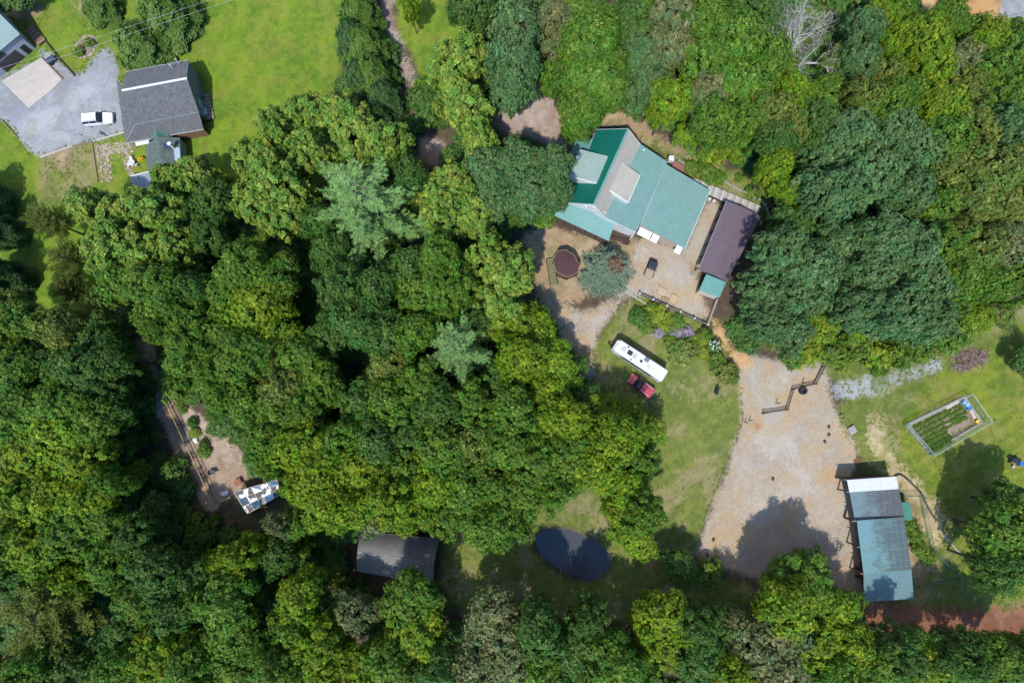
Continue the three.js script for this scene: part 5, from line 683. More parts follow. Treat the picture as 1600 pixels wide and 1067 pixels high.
// ---------- small things round the yards ----------
{ // flag on its pole
  const b = at(147, 225, 0), T = thing('flagpole', 'white flagpole with a striped flag by the gravel edge', 'flagpole', b); partL('pole', [new THREE.CylinderGeometry(0.03, 0.05, 4.6, 10).translate(0, 2.3, 0), new THREE.SphereGeometry(0.07, 10, 8).translate(0, 4.63, 0)], WHITE, T);
  const cv = document.createElement('canvas'); cv.width = 190; cv.height = 100; const x = cv.getContext('2d'); for (let i = 0; i < 13; i++) { x.fillStyle = i % 2 ? '#f4f1ea' : '#b2152c'; x.fillRect(0, i * 100 / 13, 190, 100 / 13 + 1); } x.fillStyle = '#22305e'; x.fillRect(0, 0, 76, 54); x.fillStyle = '#fff'; for (let r = 0; r < 5; r++) for (let c = 0; c < 6; c++) { x.beginPath(); x.arc(7 + c * 12.4, 6 + r * 10.5, 2, 0, 7); x.fill(); }
  const t = new THREE.CanvasTexture(cv); t.colorSpace = THREE.SRGBColorSpace; const g = new THREE.PlaneGeometry(1.5, 0.85, 20, 8), p = g.attributes.position; for (let i = 0; i < p.count; i++) { const u = p.getX(i) + 0.75, vv = p.getY(i); p.setXYZ(i, u * 0.72, 4.1 + vv * 0.95 - u * 0.5, 0.14 * Math.sin(u * 5 + vv) + u * 0.55); } g.computeVertexNormals();
  const f = new THREE.Mesh(g, new THREE.MeshStandardMaterial({ map: t, side: THREE.DoubleSide, roughness: 0.9 })); f.name = 'flag'; f.rotation.y = 0.4; f.castShadow = f.receiveShadow = true; T.add(f); f.userData.label = 'red, white and blue striped flag';
}
{ // overhead wires between poles outside the picture
  for (const [y0, y1, l, k] of [[128, -12, 'upper of two thin overhead wires crossing the lawn', 0], [142, -2, 'lower of two thin overhead wires crossing the lawn', 1]]) { const a = at(-260, y0 + 60, 9.2), b = at(640, y1 - 95, 9.2 + 0 * k), g = new THREE.TubeGeometry(new THREE.QuadraticBezierCurve3(a, up(lerp(a, b, 0.5), -1.2), b), 40, 0.013, 5); solo('overhead_wire', l, 'wire', g, mat(0.5, 0.5, 0.5, { tex: null, rough: 0.4 }), 'overhead wires'); }
  for (const [x, y] of [[-260, 195], [640, -100]]) { const p = at(x, y, 9.2); const T = thing('utility_pole', x < 0 ? 'wooden utility pole beyond the corner house' : 'wooden utility pole beyond the top dirt driveway', 'pole', flat(p, 0)); partL('pole', new THREE.CylinderGeometry(0.12, 0.17, 9.6, 10).translate(0, 4.8, 0), GREYWOOD, T); partL('crossarm', box(0.12, 0.14, 3.4, 0, 9.15, 0), GREYWOOD, T); }
}
const stones = (name, label, cat, list, m, group) => { const T = thing(name, label, cat, flat(list[0], 0), group); for (const p of list) { const g = new THREE.IcosahedronGeometry(0.11 + rnd() * 0.13, 1).scale(1 + rnd() * 0.4, 0.25, 1); part('stone', [g.rotateY(rnd() * 6).translate(p.x + (rnd() - 0.5) * 0.2, 0.02, p.z + (rnd() - 0.5) * 0.2)], m[Math.floor(rnd() * m.length)], T); } return T; };
const ST = [mat(0.34, 0.26, 0.18), mat(0.42, 0.34, 0.25), mat(0.25, 0.17, 0.11), mat(0.38, 0.32, 0.26)];
{ // stone path by the grey house
  const l = []; for (let i = 0; i < 26; i++) for (let k = 0; k < 4; k++) l.push(at(148 + i * 0.45 + k * 4.6 + rnd() * 3, 226 + i * 2.2 + rnd() * 3, 0)); for (let i = 0; i < 20; i++) for (let k = 0; k < 5; k++) l.push(at(158 + i * 2.5 + rnd() * 2, 226 + k * 3.6 - i * 0.35 + rnd() * 3, 0)); for (let i = 0; i < 16; i++) for (let k = 0; k < 3; k++) l.push(at(190 + i * 0.8 + k * 4, 236 + i * 2.6 + rnd() * 3, 0)); stones('stone_path', 'rough tan flagstone path curving below the grey house', 'path', l.slice(0, 250), ST);
  const E = [[[62, 246], [112, 228], 'timber edging along the lower rim of the gravel beside the flag'], [[112, 228], [143, 222], 'short timber edging left of the flagpole'], [[146, 220], [196, 206], 'pale timber edging between gravel and flagstones'], [[143, 224], [152, 284], 'timber edging along the left side of the flagstone path'], [[0, 186], [27, 216], 'timber edging by the dark lawn at the picture edge']]; for (const [a, b, t] of E) solo('timber_edging', t, 'edging', bar(at(a[0], a[1], 0.1), at(b[0], b[1], 0.1), 0.16, 0.22), t.includes('pale') || t.includes('lower') ? WHITEWOOD : WOOD, 'timber edgings');
  const cx = at(133, 73, 0), ring = []; for (let i = 0; i < 34; i++) { const a = i / 34 * 6.283, u = Math.cos(a) * 20, v = Math.sin(a) * 14; ring.push(at(133 + u * 0.72 + v * 0.62, 73 - u * 0.68 + v * 0.72, 0)); } stones('flower_bed_edging', 'ring of pale stones around the oval flower bed', 'stone edging', ring, [ST[1], ST[3]]); void cx;
}
function bush(label, x, y, r, h, kind, v, group, name = 'garden_shrub') { const s = SHAPE.shrub[v % 3], T = new THREE.Group(), q = at(x, y, h * 0.5), t = new THREE.Mesh(s.trunk, BARK), c = new THREE.Mesh(s.crown, FOL[kind]); t.name = 'stems'; c.name = 'foliage'; T.add(t, c); shade(T); T.name = numbered(name); T.position.set(q.x, 0, q.z); T.rotation.y = rnd() * 6.28; T.scale.set(r * 0.1 / 2, h / 2.6, r * 0.1 / 2); T.userData = { label, category: 'shrub' }; if (group) T.userData.group = group; scene.add(T); return T; }
bush('clipped round shrub in the upper half of the oval flower bed', 138, 66, 9, 1.1, 'shrub', 0); bush('clipped round shrub in the lower half of the oval flower bed', 122, 80, 9.5, 1.1, 'shrub', 1);
FOL.yellow = leafMat(0.62, 0.48, 0.01); bush('bright yellow flowering plant on the patio by the annex', 220, 248, 5, 0.9, 'yellow', 2);
// beds between fence and camper
for (const [x, y, r, h, k, l] of [[1000, 496, 17, 2.2, 'deep', 'dark round shrub at the left end of the fenced bed'], [1026, 490, 19, 2.0, 'lime', 'large bright lime shrub in the bed below the pale fence'], [1012, 510, 14, 1.8, 'shrub', 'green shrub tucked under the lime shrub toward the camper'], [1037, 508, 12, 1.2, 'lime', 'low lime shrub in the middle of the fenced bed'], [1056, 506, 15, 1.4, 'shrub', 'soft green shrub right of the lime shrub by the fence'], [1030, 520, 10, 0.9, 'lilac', 'lilac-grey flowering clump left of centre in the bed'], [1057, 521, 12, 1.0, 'lilac', 'lilac-grey flowering clump in the centre of the bed'], [1076, 521, 11, 1.1, 'lilac', 'lilac-grey flowering clump at the right of the bed'], [1068, 548, 24, 2.4, 'olive', 'large olive round shrub on the lawn beside the camper'], [1048, 534, 12, 1.4, 'shrub', 'small green shrub between the lilac clumps and camper'], [1095, 532, 13, 1.6, 'lime', 'lime shrub at the right part of the bed'], [1101, 524, 13, 2.0, 'shrub', 'green shrub at the fence corner beside the orange dirt'], [1100, 552, 12, 1.3, 'lime', 'low lime shrub below the white flowering bush'], [1120, 562, 15, 2.2, 'shrub', 'green shrub above the reddish bush at the lot edge'], [1136, 583, 20, 2.6, 'olive', 'reddish olive bush leaning over the gravel lot edge'], [1115, 541, 12, 1.7, 'deep', 'white flowering bush at the edge of the orange dirt']]) { const b = bush(l, x, y, r, h, k, Math.floor(r + x), 'shrubs of the bed by the fence'); if (l.startsWith('white flow')) { const q = []; for (let i = 0; i < 40; i++) { const a = rnd() * 6.28, d = Math.sqrt(rnd()) * 0.95; q.push(new THREE.IcosahedronGeometry(0.11, 0).translate(b.position.x + Math.cos(a) * d, 1.35 + rnd() * 0.35, b.position.z + Math.sin(a) * d)); } part('blossoms', q, WHITE, b).scale.set(1 / b.scale.x, 1 / b.scale.y, 1 / b.scale.z); b.children.at(-1).rotation.y = -b.rotation.y; } }
for (const [x, y, r, h, l] of [[1082, 262, 14, 1.8, 'leafy shrub behind the short rail fence'], [1108, 272, 17, 1.9, 'wide leafy shrub between the two pale rail fences'], [1125, 278, 12, 1.2, 'low shrub at the left end of the long rail fence'], [1176, 300, 12, 1.5, 'small shrub at the right end of the long rail fence'], [1155, 277, 7, 0.9, 'tiny shrub alone on the dry grass above the rails'], [1422, 820, 12, 1.6, 'shrub right below the green coop roof'], [1430, 836, 13, 1.8, 'dense shrub along the barn side in the run'], [1438, 858, 14, 1.8, 'shrub halfway down the fenced run'], [1452, 872, 12, 1.3, 'low shrub near the run fence corner']]) bush(l, x, y, r, h, ['shrub', 'mid'][Math.round(x) % 2], Math.round(x), 'small shrubs');
{ // blue spruce with the dead brown heart
  const s = pine(81, { R: 4.3, h: 8.5, whorls: 15, boughs: 11, bare: 0.06, taper: 0.75, rise: -0.12, tipUp: 0.16, twigs: 8, step: 0.18, needles: 10, len: 0.2, wid: 0.036, dead: 0.8, deadAt: -0.3 }), b = at(950, 421, 4.2), T = thing('blue_spruce', 'round blue-green spruce with a brown dead patch beside the porch', 'tree', flat(b, 0)); const t = new THREE.Mesh(s.trunk, BARK), c = new THREE.Mesh(s.crown, FOL.spruce); t.name = 'trunk'; c.name = 'crown'; T.add(t, c); shade(T);
}
{ // bare dead trees
  const DEAD = mat(0.46, 0.43, 0.38, { tex: null });
  const grow2 = (seed, h, sp) => { const r = rngOf(seed), l = []; const go = (p, d, L, R, k) => { const e = p.clone().addScaledVector(d, L); l.push(limbGeo(p, e, R, R * 0.62, L * 0.12, r, k > 2 ? 4 : 5)); if (k >= (sp > 0.9 ? 6 : 5)) return; const n = k < 2 ? 4 : 3; for (let i = 0; i < n; i++) { const q = lerp(p, e, 0.45 + 0.55 * (i + 1) / n), nd = d.clone().multiplyScalar(0.9).add(dirOf(r, 0.12).multiplyScalar(sp)).normalize(); go(q, nd, L * (0.62 + 0.2 * r()), R * 0.6, k + 1); } }; go(V(0, -0.2, 0), V(0.03, 1, 0.02), h * 0.34, 0.26, 0); return merge(l); };
  for (const [x, y, h, s, l] of [[1268, 52, 16, 5, 'large bare grey dead tree spreading over the green wood'], [1395, 45, 8, 7, 'thin bare grey snag leaning in the top wood'], [1395, 102, 7, 9, 'small bare twiggy snag below the thin grey one']]) { const p = at(x, y, h * (s === 5 ? 0.75 : 0.35)), T = thing('dead_tree', l, 'tree', flat(p, 0)); const g = grow2(s, h, s === 5 ? 1.0 : 0.55); partL('trunk', g, DEAD, T); if (s !== 5) T.rotation.z = -0.35; }
}
// fence and paving in the yard
{ const F = thing('pale_fence', 'long fence of pale posts and dark rails below the plywood sheets', 'fence', flat(at(1000, 458, 0), 0)), P = [[998, 460], [1019, 469.5], [1040.5, 479.5], [1061.5, 489], [1083, 499], [1104, 508.5]].map(([a, b]) => at(a, b, 0));
  P.forEach((p) => part('post', [beam(V(p.x, -0.1, p.z), V(p.x, 1.15, p.z), 0.2), box(0.28, 0.06, 0.28, p.x, 1.18, p.z)], WHITEWOOD, F)); for (let i = 0; i < 5; i++) for (const y of [0.35, 0.68, 1.0]) part('rail', bar(V(P[i].x, y, P[i].z), V(P[i + 1].x, y, P[i + 1].z), 0.06, 0.16), y > 0.9 ? GREYWOOD : DARKWOOD, F);
  const k = [at(1104, 506, 0), at(1118, 469, 0)], W = thing('plank_wall', 'grey plank wall from fence corner to the small lean-to', 'wall', flat(k[0], 0)); for (let i = 0; i < 4; i++) part('plank', bar(V(k[0].x, 0.16 + i * 0.3, k[0].z), V(k[1].x, 0.16 + i * 0.3, k[1].z), 0.22, 0.28), GREYWOOD, W);
  const sheet = (l, q, m) => solo('plywood_sheet', l, 'plywood', prism(px(q.map(([x, y]) => [x, y, 0.3])), 0.3), m, 'plywood sheets'); const PLY = mat(0.52, 0.385, 0.24, { tex: streak }); sheet('pale plywood sheet nearest the utility vehicle', [[1030, 446], [1044, 454], [1038, 463], [1025, 458]], PLY); sheet('small plywood sheet between the larger ones by the fence', [[1035, 463], [1046, 467], [1044, 471], [1033, 467]], mat(0.40, 0.24, 0.12, { tex: streak })); sheet('pale plywood sheet farthest from the utility vehicle', [[1050, 459], [1059, 462], [1054, 475], [1046, 472]], PLY);
  solo('concrete_curb', 'thin pale kerb at the left end of the fenced bed', 'kerb', bar(at(981, 458, 0.06), at(1017, 479, 0.06), 0.12, 0.14), WHITEWOOD);
  for (const [x, y, l] of [[1063, 392, 'round grey-green paver at the wing corner'], [1082.5, 426.5, 'round grey-green paver in the middle of the brown path']]) { const p = at(x, y, 0); solo('stepping_stone', l, 'paver', [new THREE.CylinderGeometry(0.36, 0.4, 0.08, 24).translate(p.x, 0.04, p.z), new THREE.CylinderGeometry(0.26, 0.26, 0.03, 24).translate(p.x, 0.09, p.z)], mat(0.21, 0.245, 0.20)); }
  const sm = at(1118.5, 611, 0), S = thing('barrel_smoker', 'black barrel smoker standing alone on the lawn', 'smoker', sm); S.rotation.y = 1.25; partL('barrel', new THREE.CylinderGeometry(0.26, 0.26, 1.1, 18).rotateZ(Math.PI / 2).translate(0, 0.85, 0), BLACK, S); partL('chimney', new THREE.CylinderGeometry(0.06, 0.06, 0.9, 10).translate(0.5, 1.4, 0), BLACK, S); for (const [a, b] of [[-0.4, -0.2], [-0.4, 0.2], [0.4, -0.2], [0.4, 0.2]]) partL('leg', beam(V(a, 0, b), V(a, 0.8, b), 0.04), BLACK, S);
}
{ // corral fence of rails and wire
  const P = [[1191, 646], [1227, 640.5], [1236.5, 609], [1271, 600.5], [1285, 573]].map(([a, b]) => at(a, b, 0)), F = thing('corral_fence', 'zigzag fence of brown rails and wire mesh across the gravel', 'fence', P[0]), WIRE = mat(0.11, 0.085, 0.07, { tex: null });
  for (let i = 0; i < 4; i++) { part('rail', bar(up(P[i], 0.16), up(P[i + 1], 0.16), 0.1, 0.2), GREYWOOD, F); part('rail', bar(up(P[i], 1.15), up(P[i + 1], 1.15), 0.07, 0.1), DARKWOOD, F); const w = [], n = Math.round(P[i].distanceTo(P[i + 1]) / 0.22); for (let k = 1; k < n; k++) w.push(beam(up(lerp(P[i], P[i + 1], k / n), 0.2), up(lerp(P[i], P[i + 1], k / n), 1.12), 0.025)); for (let k = 1; k < 5; k++) w.push(bar(up(P[i], 0.2 + k * 0.19), up(P[i + 1], 0.2 + k * 0.19), 0.02, 0.025)); part('wire_mesh', w, WIRE, F); }
  P.forEach((p) => part('post', beam(up(p, -0.1), up(p, 1.5), 0.15, 0.17, 8), DARKWOOD, F));
  for (const [x, y, l] of [[1212.5, 630, 'lone thin post above the left bend of the corral fence'], [1254, 598, 'lone thin post above the tyre by the corral fence'], [1170.5, 657, 'lone post in the gateway at the lawn corner'], [1164, 660, 'leaning gate post at the lawn corner']]) { const p = at(x, y, 0); solo('fence_post', l, 'post', beam(up(p, -0.1), V(p.x + 0.05, 1.5, p.z), 0.13, 0.15, 8), DARKWOOD); }
  const t = at(1253.5, 610.5, 0); solo('old_tyre', 'black tyre lying by the corral fence', 'tyre', [new THREE.TorusGeometry(0.42, 0.2, 10, 26).rotateX(Math.PI / 2).translate(t.x, 0.2, t.z), new THREE.TorusGeometry(0.42, 0.2, 10, 26).rotateX(Math.PI / 2).translate(t.x + 0.04, 0.55, t.z)], RUBBER);
  const line = [[1160, 655], [1150, 690], [1140, 715], [1130, 738], [1120, 762], [1109, 790], [1100, 815], [1092, 842], [1085, 866]].map(([a, b]) => at(a, b, 0)), L = thing('wire_fence', 'thin post and wire fence between the lawn and gravel lot', 'fence', line[0]); line.forEach((p, i) => { part('post', beam(up(p, -0.1), up(p, 1.15), 0.07), DARKWOOD, L); if (i) for (const y of [0.3, 0.7, 1.05]) part('wire', bar(up(line[i - 1], y), up(p, y), 0.012, 0.012), STEEL, L); });
  const pp = at(1330.5, 672, 0), W = thing('wooden_pallet', 'weathered grey pallet on end boards in the grass by the lot', 'pallet', pp); W.rotation.y = 0.5; const PL = mat(0.5, 0.46, 0.41, { tex: streak }); for (let i = 0; i < 7; i++) partL('slat', box(1.15, 0.03, 0.12, 0, 0.45, -0.48 + i * 0.16), PL, W); for (const x of [-0.5, 0, 0.5]) partL('bearer', box(0.09, 0.42, 1.1, x, 0.215, 0), GREYWOOD, W);
  for (const [x, y, l] of [[1295.5, 667, 'dark rock at the lot edge nearest the pallet'], [1295.5, 679, 'middle dark rock of three along the lot edge'], [1289, 690, 'lowest dark rock of three along the lot edge'], [1208, 748, 'lone dark rock at the left of the gravel lot'], [1115, 843, 'dark rock at the shaded lower corner of the lot'], [1105, 866, 'dark rock by the lot corner under trees'], [1113, 875, 'lowest rock by the shaded lot corner']]) { const p = at(x, y, 0); solo('rock', l, 'rock', new THREE.IcosahedronGeometry(0.26, 1).scale(1.2, 0.7, 0.9).rotateY(rnd() * 6).translate(p.x, 0.1, p.z), mat(0.08, 0.055, 0.04), 'rocks on the lot'); }
  const rs = at(1339, 720, 0); solo('rusty_sheet', 'rust-brown metal scraps on the sand above the barn', 'scrap', [box(0.9, 0.04, 0.6, rs.x, 0.05, rs.z, 0.3), box(0.4, 0.05, 0.5, rs.x + 0.25, 0.11, rs.z - 0.45, 0.9)], RUST); const bu = at(1315, 651, 0); solo('metal_tub', 'small grey tub in the weeds above the pallet', 'tub', new THREE.CylinderGeometry(0.38, 0.3, 0.4, 20, 1, true).translate(bu.x, 0.2, bu.z), STEEL);
  const log = (l, pts, r, m, n = 'fallen_log') => solo(n, l, n === 'fallen_log' ? 'log' : 'pipe', new THREE.TubeGeometry(new THREE.CatmullRomCurve3(pts.map(([a, b]) => at(a, b, r * 0.9))), 40, r, 8), m); log('black plastic pipe curving down the grass from the barn roof corner', [[1398, 744], [1406, 741], [1418, 748], [1430, 760], [1440, 770], [1447, 785], [1455, 800], [1464, 813]], 0.15, BLACK, 'plastic_pipe'); log('long grey fallen log in the grass below the black pipe', [[1467, 827], [1480, 840], [1495, 858], [1510, 870], [1535, 878], [1560, 884]], 0.17, GREYWOOD);
  log('grey log lying in the ferns left of the planting bed', [[241, 770], [256, 786], [264, 800]], 0.16, GREYWOOD); log('second grey log beside the first left of the planting bed', [[247, 768], [262, 785], [268, 797]], 0.13, WHITEWOOD); log('thin pale log below the others toward the wood', [[266, 786], [277, 803], [287, 816]], 0.1, WHITEWOOD); log('thin dead pole lying deep in the lower wood', [[205, 815], [235, 819], [262, 828], [278, 840]], 0.09, GREYWOOD); log('short broken pole near the dead pole in the lower wood', [[262, 824], [274, 838], [284, 853]], 0.1, WHITEWOOD);
}
function wireRun(name, label, pts, h, colour, postM) { const F = thing(name, label, 'fence', pts[0]), closed = pts; closed.forEach((p, i) => { part('post', beam(up(p, -0.1), up(p, h), 0.06, 0.06, 6), postM, F); if (i) { const a = closed[i - 1], w = [], n = Math.max(2, Math.round(a.distanceTo(p) / 0.3)); for (let k = 1; k < n; k++) w.push(beam(up(lerp(a, p, k / n), 0.05), up(lerp(a, p, k / n), h - 0.05), 0.016)); for (let k = 0; k <= 5; k++) w.push(bar(up(a, 0.08 + k * (h - 0.1) / 5), up(p, 0.08 + k * (h - 0.1) / 5), 0.016, 0.016)); part('wire_mesh', w, colour, F); part('top_rail', bar(up(a, h), up(p, h), 0.045, 0.045), postM, F); } }); return F; }
wireRun('run_fence', 'green wire fence around the bare run beside the barn', [[1404, 774], [1436, 774], [1441, 800], [1447, 830], [1453, 860], [1475, 882], [1497, 900], [1465, 908], [1432, 916]].map(([a, b]) => at(a, b, 0)), 1.5, mat(0.035, 0.13, 0.085, { tex: null }), mat(0.05, 0.14, 0.09, { tex: null }));
{ // vegetable garden
  const q = [[1411, 664], [1509, 617], [1539, 660], [1451, 711]].map(([a, b]) => at(a, b, 0)), mid = (i, j, k) => lerp(q[i], q[j], k), ring = []; for (let i = 0; i < 4; i++) for (let k = 0; k < 4; k++) ring.push(mid(i, (i + 1) % 4, k / 4)); ring.push(q[0].clone());
  wireRun('garden_fence', 'tall pale wire fence around the vegetable garden', ring, 1.9, mat(0.22, 0.28, 0.26, { tex: null }), mat(0.52, 0.56, 0.56, { tex: null }));
  const B = thing('garden_boards', 'grey board edging around the vegetable plot', 'edging', q[0]); for (let i = 0; i < 4; i++) part('board', bar(up(lerp(q[i], q[(i + 2) % 4], 0.04), 0.12), up(lerp(q[(i + 1) % 4], q[(i + 3) % 4], 0.04), 0.12), 0.3, 0.22), GREYWOOD, B);
  const names = ['top', 'second', 'third', 'fourth', 'fifth', 'sixth', 'lowest'], leafs = ['shrub', 'shrub', 'mid', 'shrub', 'mid', 'deep', 'shrub'];
  for (let r = 0; r < 7; r++) { const len = r < 3 ? 1 : r < 4 ? 0.95 : 0.5, a = at(1424 + r * 4.8, 671 + r * 6.2, 0), b0 = at(1502 + r * 4.2, 632 + r * 6, 0), b = lerp(a, b0, r === 6 ? 0.45 : len), T = thing('crop_row', `${names[r]} row of leafy crops in the vegetable garden`, 'crop row', a, 'vegetable rows'); const n = Math.round(a.distanceTo(b) / 0.52); for (let k = 0; k < n; k++) { const p = lerp(a, b, (k + 0.5) / n), m = new THREE.Mesh(SHAPE.shrub[k % 3].crown, FOL[leafs[r]]); m.name = 'crop_plant'; const s = (0.12 + rnd() * 0.07) * (r > 3 ? 1.25 : 1); m.scale.set(s, s * 0.9, s); m.position.set(p.x - a.x + (rnd() - 0.5) * 0.15, -0.05, p.z - a.z + (rnd() - 0.5) * 0.15); m.rotation.y = rnd() * 6; m.castShadow = m.receiveShadow = true; T.add(m); } }
  const BLUE = mat(0.03, 0.22, 0.50, { rough: 0.4 }); for (const [x, y, l, m] of [[1506.5, 629, 'blue and white drum at the top corner of the garden', mat(0.3, 0.42, 0.62)], [1511, 633, 'pale blue drum between two others in the garden', mat(0.28, 0.5, 0.6)], [1514.5, 637, 'bright blue drum lowest of three in the garden', BLUE]]) { const p = at(x, y, 0.5); solo('plastic_drum', l, 'drum', [new THREE.CylinderGeometry(0.3, 0.3, 0.85, 20).translate(p.x, 0.43, p.z), new THREE.TorusGeometry(0.29, 0.03, 6, 20).rotateX(Math.PI / 2).translate(p.x, 0.86, p.z)], m, 'garden drums'); }
  const TC = mat(0.56, 0.43, 0.33); solo('raised_bed', 'tan raised bed along the upper fence of the vegetable garden', 'raised bed', prism(px([[1478, 634, 0.3], [1497, 624, 0.3], [1500, 629, 0.3], [1481, 640, 0.3]]), 0.3), TC); solo('timber_plank', 'tan plank walk along the right fence of the vegetable garden', 'plank', prism(px([[1516, 641, 0.14], [1520, 640, 0.14], [1527, 653, 0.14], [1522, 655, 0.14]]), 0.14), TC); const y = at(1526, 659, 0); solo('yellow_tub', 'yellow tub in the right corner of the vegetable garden', 'tub', [new THREE.CylinderGeometry(0.3, 0.24, 0.4, 18).translate(y.x, 0.2, y.z), rbox(0.5, 0.16, 0.4, 0.04, y.x + 0.4, 0.1, y.z - 0.1)], mat(0.7, 0.55, 0.06)); 
}
{ // brush pile: sticks heaped up
  const T = thing('brush_pile', 'heap of reddish dead branches at the wood edge', 'brush pile', at(1515, 560, 0)), ms = [mat(0.22, 0.13, 0.10, { tex: null }), mat(0.33, 0.25, 0.2, { tex: null }), mat(0.15, 0.09, 0.07, { tex: null })], L = [[], [], []]; for (let i = 0; i < 420; i++) { const u = rnd() + rnd() - 1, v = rnd() + rnd() - 1, p = at(1515 + u * 34, 560 - u * 4 + v * 15 + (u < 0 && v > 0 ? 6 : 0), 0), a = rnd() * 6.28, l = 0.5 + rnd() * 1.1, y = 0.05 + rnd() * 0.8 * (1 - Math.abs(u)) * (1 - Math.abs(v)); L[i % 3].push(beam(V(p.x - Math.cos(a) * l / 2, y, p.z - Math.sin(a) * l / 2), V(p.x + Math.cos(a) * l / 2, y + (rnd() - 0.4) * 0.4, p.z + Math.sin(a) * l / 2), 0.05)); } L.forEach((g, i) => { part('branches', g, ms[i], T).userData.kind = 'stuff'; });
}
{ // fenced planting bed on the left
  const P = [[294, 600], [259, 615], [269, 637], [282, 664], [294, 690], [306, 714], [318, 740], [329, 766], [338, 788], [346, 785], [366, 775]].map(([a, b]) => at(a, b, 0)), F = thing('bed_fence', 'yellowish timber fence with wire along the planting bed', 'fence', P[1]), YW = mat(0.62, 0.45, 0.20, { tex: streak }), GM = mat(0.12, 0.12, 0.05, { tex: null });
  P.forEach((p, i) => { part('post', beam(up(p, -0.1), up(p, 1.55), 0.1), DARKWOOD, F); if (i) { part('rail', bar(up(P[i - 1], 1.55), up(p, 1.55), 0.07, 0.09), YW, F); part('rail', bar(up(P[i - 1], 0.12), up(p, 0.12), 0.05, 0.12), GREYWOOD, F); const n = Math.round(P[i - 1].distanceTo(p) / 0.25), w = []; for (let k = 1; k < n; k++) w.push(beam(up(lerp(P[i - 1], p, k / n), 0.1), up(lerp(P[i - 1], p, k / n), 1.5), 0.012)); for (let k = 1; k < 6; k++) w.push(bar(up(P[i - 1], k * 0.25), up(p, k * 0.25), 0.012, 0.012)); part('wire_mesh', w, GM, F); } });
  for (const [x, y, r, h, k, l] of [[281, 630, 7, 1.0, 'shrub', 'leafy plant nearest the top of the planting bed'], [285, 641, 7, 0.8, 'mid', 'second leafy plant down the planting bed'], [300, 661, 9, 1.3, 'deep', 'dark leafy plant in the middle of the planting bed'], [304, 677, 9, 0.8, 'lime', 'bright low plant above the white sack'], [317, 696, 9, 1.2, 'deep', 'dark plant just below the white sack'], [318, 707, 10, 1.3, 'shrub', 'lush lowest plant in the planting bed']]) bush(l, x, y, r, h, k, Math.round(x), 'plants in the fenced bed', 'garden_plant');
  const W = at(305.5, 687, 0); solo('white_sack', 'white sack in the fenced planting bed', 'sack', [new THREE.SphereGeometry(0.42, 14, 10).scale(1, 0.6, 0.8).translate(W.x, 0.22, W.z), new THREE.SphereGeometry(0.28, 12, 8).scale(1, 0.5, 1).translate(W.x + 0.2, 0.4, W.z + 0.25)], WHITE); const w2 = at(350, 771, 0); solo('white_sack', 'crumpled white sheet beside the greenhouse corner', 'sack', [new THREE.SphereGeometry(0.5, 14, 10).scale(1.2, 0.35, 0.7).translate(w2.x, 0.15, w2.z), new THREE.SphereGeometry(0.3, 12, 8).scale(1, 0.5, 1.2).translate(w2.x + 0.45, 0.15, w2.z - 0.15)], WHITE);
  const c = at(333, 737, 0), C = thing('wheelbarrow', 'dark grey wheelbarrow on the pale mulch', 'wheelbarrow', c); C.rotation.y = 0.25; const tub = (() => { const l = [], T4 = [[-0.5, -0.38], [0.5, -0.3], [0.5, 0.3], [-0.5, 0.38]], B4 = [[-0.3, -0.22], [0.3, -0.18], [0.3, 0.18], [-0.3, 0.22]]; for (let i = 0; i < 4; i++) { const j = (i + 1) % 4; l.push(V(T4[i][0], 0.75, T4[i][1]), V(B4[i][0], 0.42, B4[i][1]), V(B4[j][0], 0.42, B4[j][1]), V(T4[i][0], 0.75, T4[i][1]), V(B4[j][0], 0.42, B4[j][1]), V(T4[j][0], 0.75, T4[j][1])); } l.push(V(-0.3, 0.42, -0.22), V(0.3, 0.42, -0.18), V(0.3, 0.42, 0.18), V(-0.3, 0.42, -0.22), V(0.3, 0.42, 0.18), V(-0.3, 0.42, 0.22)); return tri(l); })(); partL('tub', tub, mat(0.06, 0.065, 0.08, { rough: 0.5 }), C); partL('wheel', new THREE.TorusGeometry(0.16, 0.05, 8, 18).translate(0.72, 0.2, 0), RUBBER, C); for (const s of [-1, 1]) { partL('handle', beam(V(0.72, 0.22, s * 0.1), V(-1.1, 0.62, s * 0.32), 0.04), WOOD, C); partL('leg', beam(V(-0.4, 0, s * 0.25), V(-0.35, 0.5, s * 0.25), 0.04), DARK, C); }
  const tb = at(371, 754, 0.7); const TT = thing('garden_table', 'square brick-red table beside the greenhouse', 'table', flat(tb, 0)); TT.rotation.y = 0.5; partL('table_top', rbox(1.1, 0.05, 1.0, 0.02, 0, 0.72, 0), mat(0.30, 0.12, 0.075), TT); for (const [a, b] of [[-1, -1], [-1, 1], [1, -1], [1, 1]]) partL('leg', beam(V(a * 0.45, 0, b * 0.4), V(a * 0.45, 0.7, b * 0.4), 0.06), DARKWOOD, TT);
  solo('timber_cold_frame', 'pale timber cold frame in the top corner of the planting bed', 'cold frame', [prism(px([[272, 610, 0.4], [285, 603, 0.4], [289, 614, 0.4], [276, 623, 0.4]]), 0.4)], mat(0.40, 0.33, 0.25, { tex: streak })); const tp = at(291, 620, 0); solo('clay_pot', 'terracotta pot beside the pale cold frame', 'pot', [new THREE.CylinderGeometry(0.34, 0.24, 0.6, 18, 1, true).translate(tp.x, 0.3, tp.z), new THREE.TorusGeometry(0.34, 0.04, 6, 20).rotateX(Math.PI / 2).translate(tp.x, 0.6, tp.z)], mat(0.36, 0.14, 0.075));
}
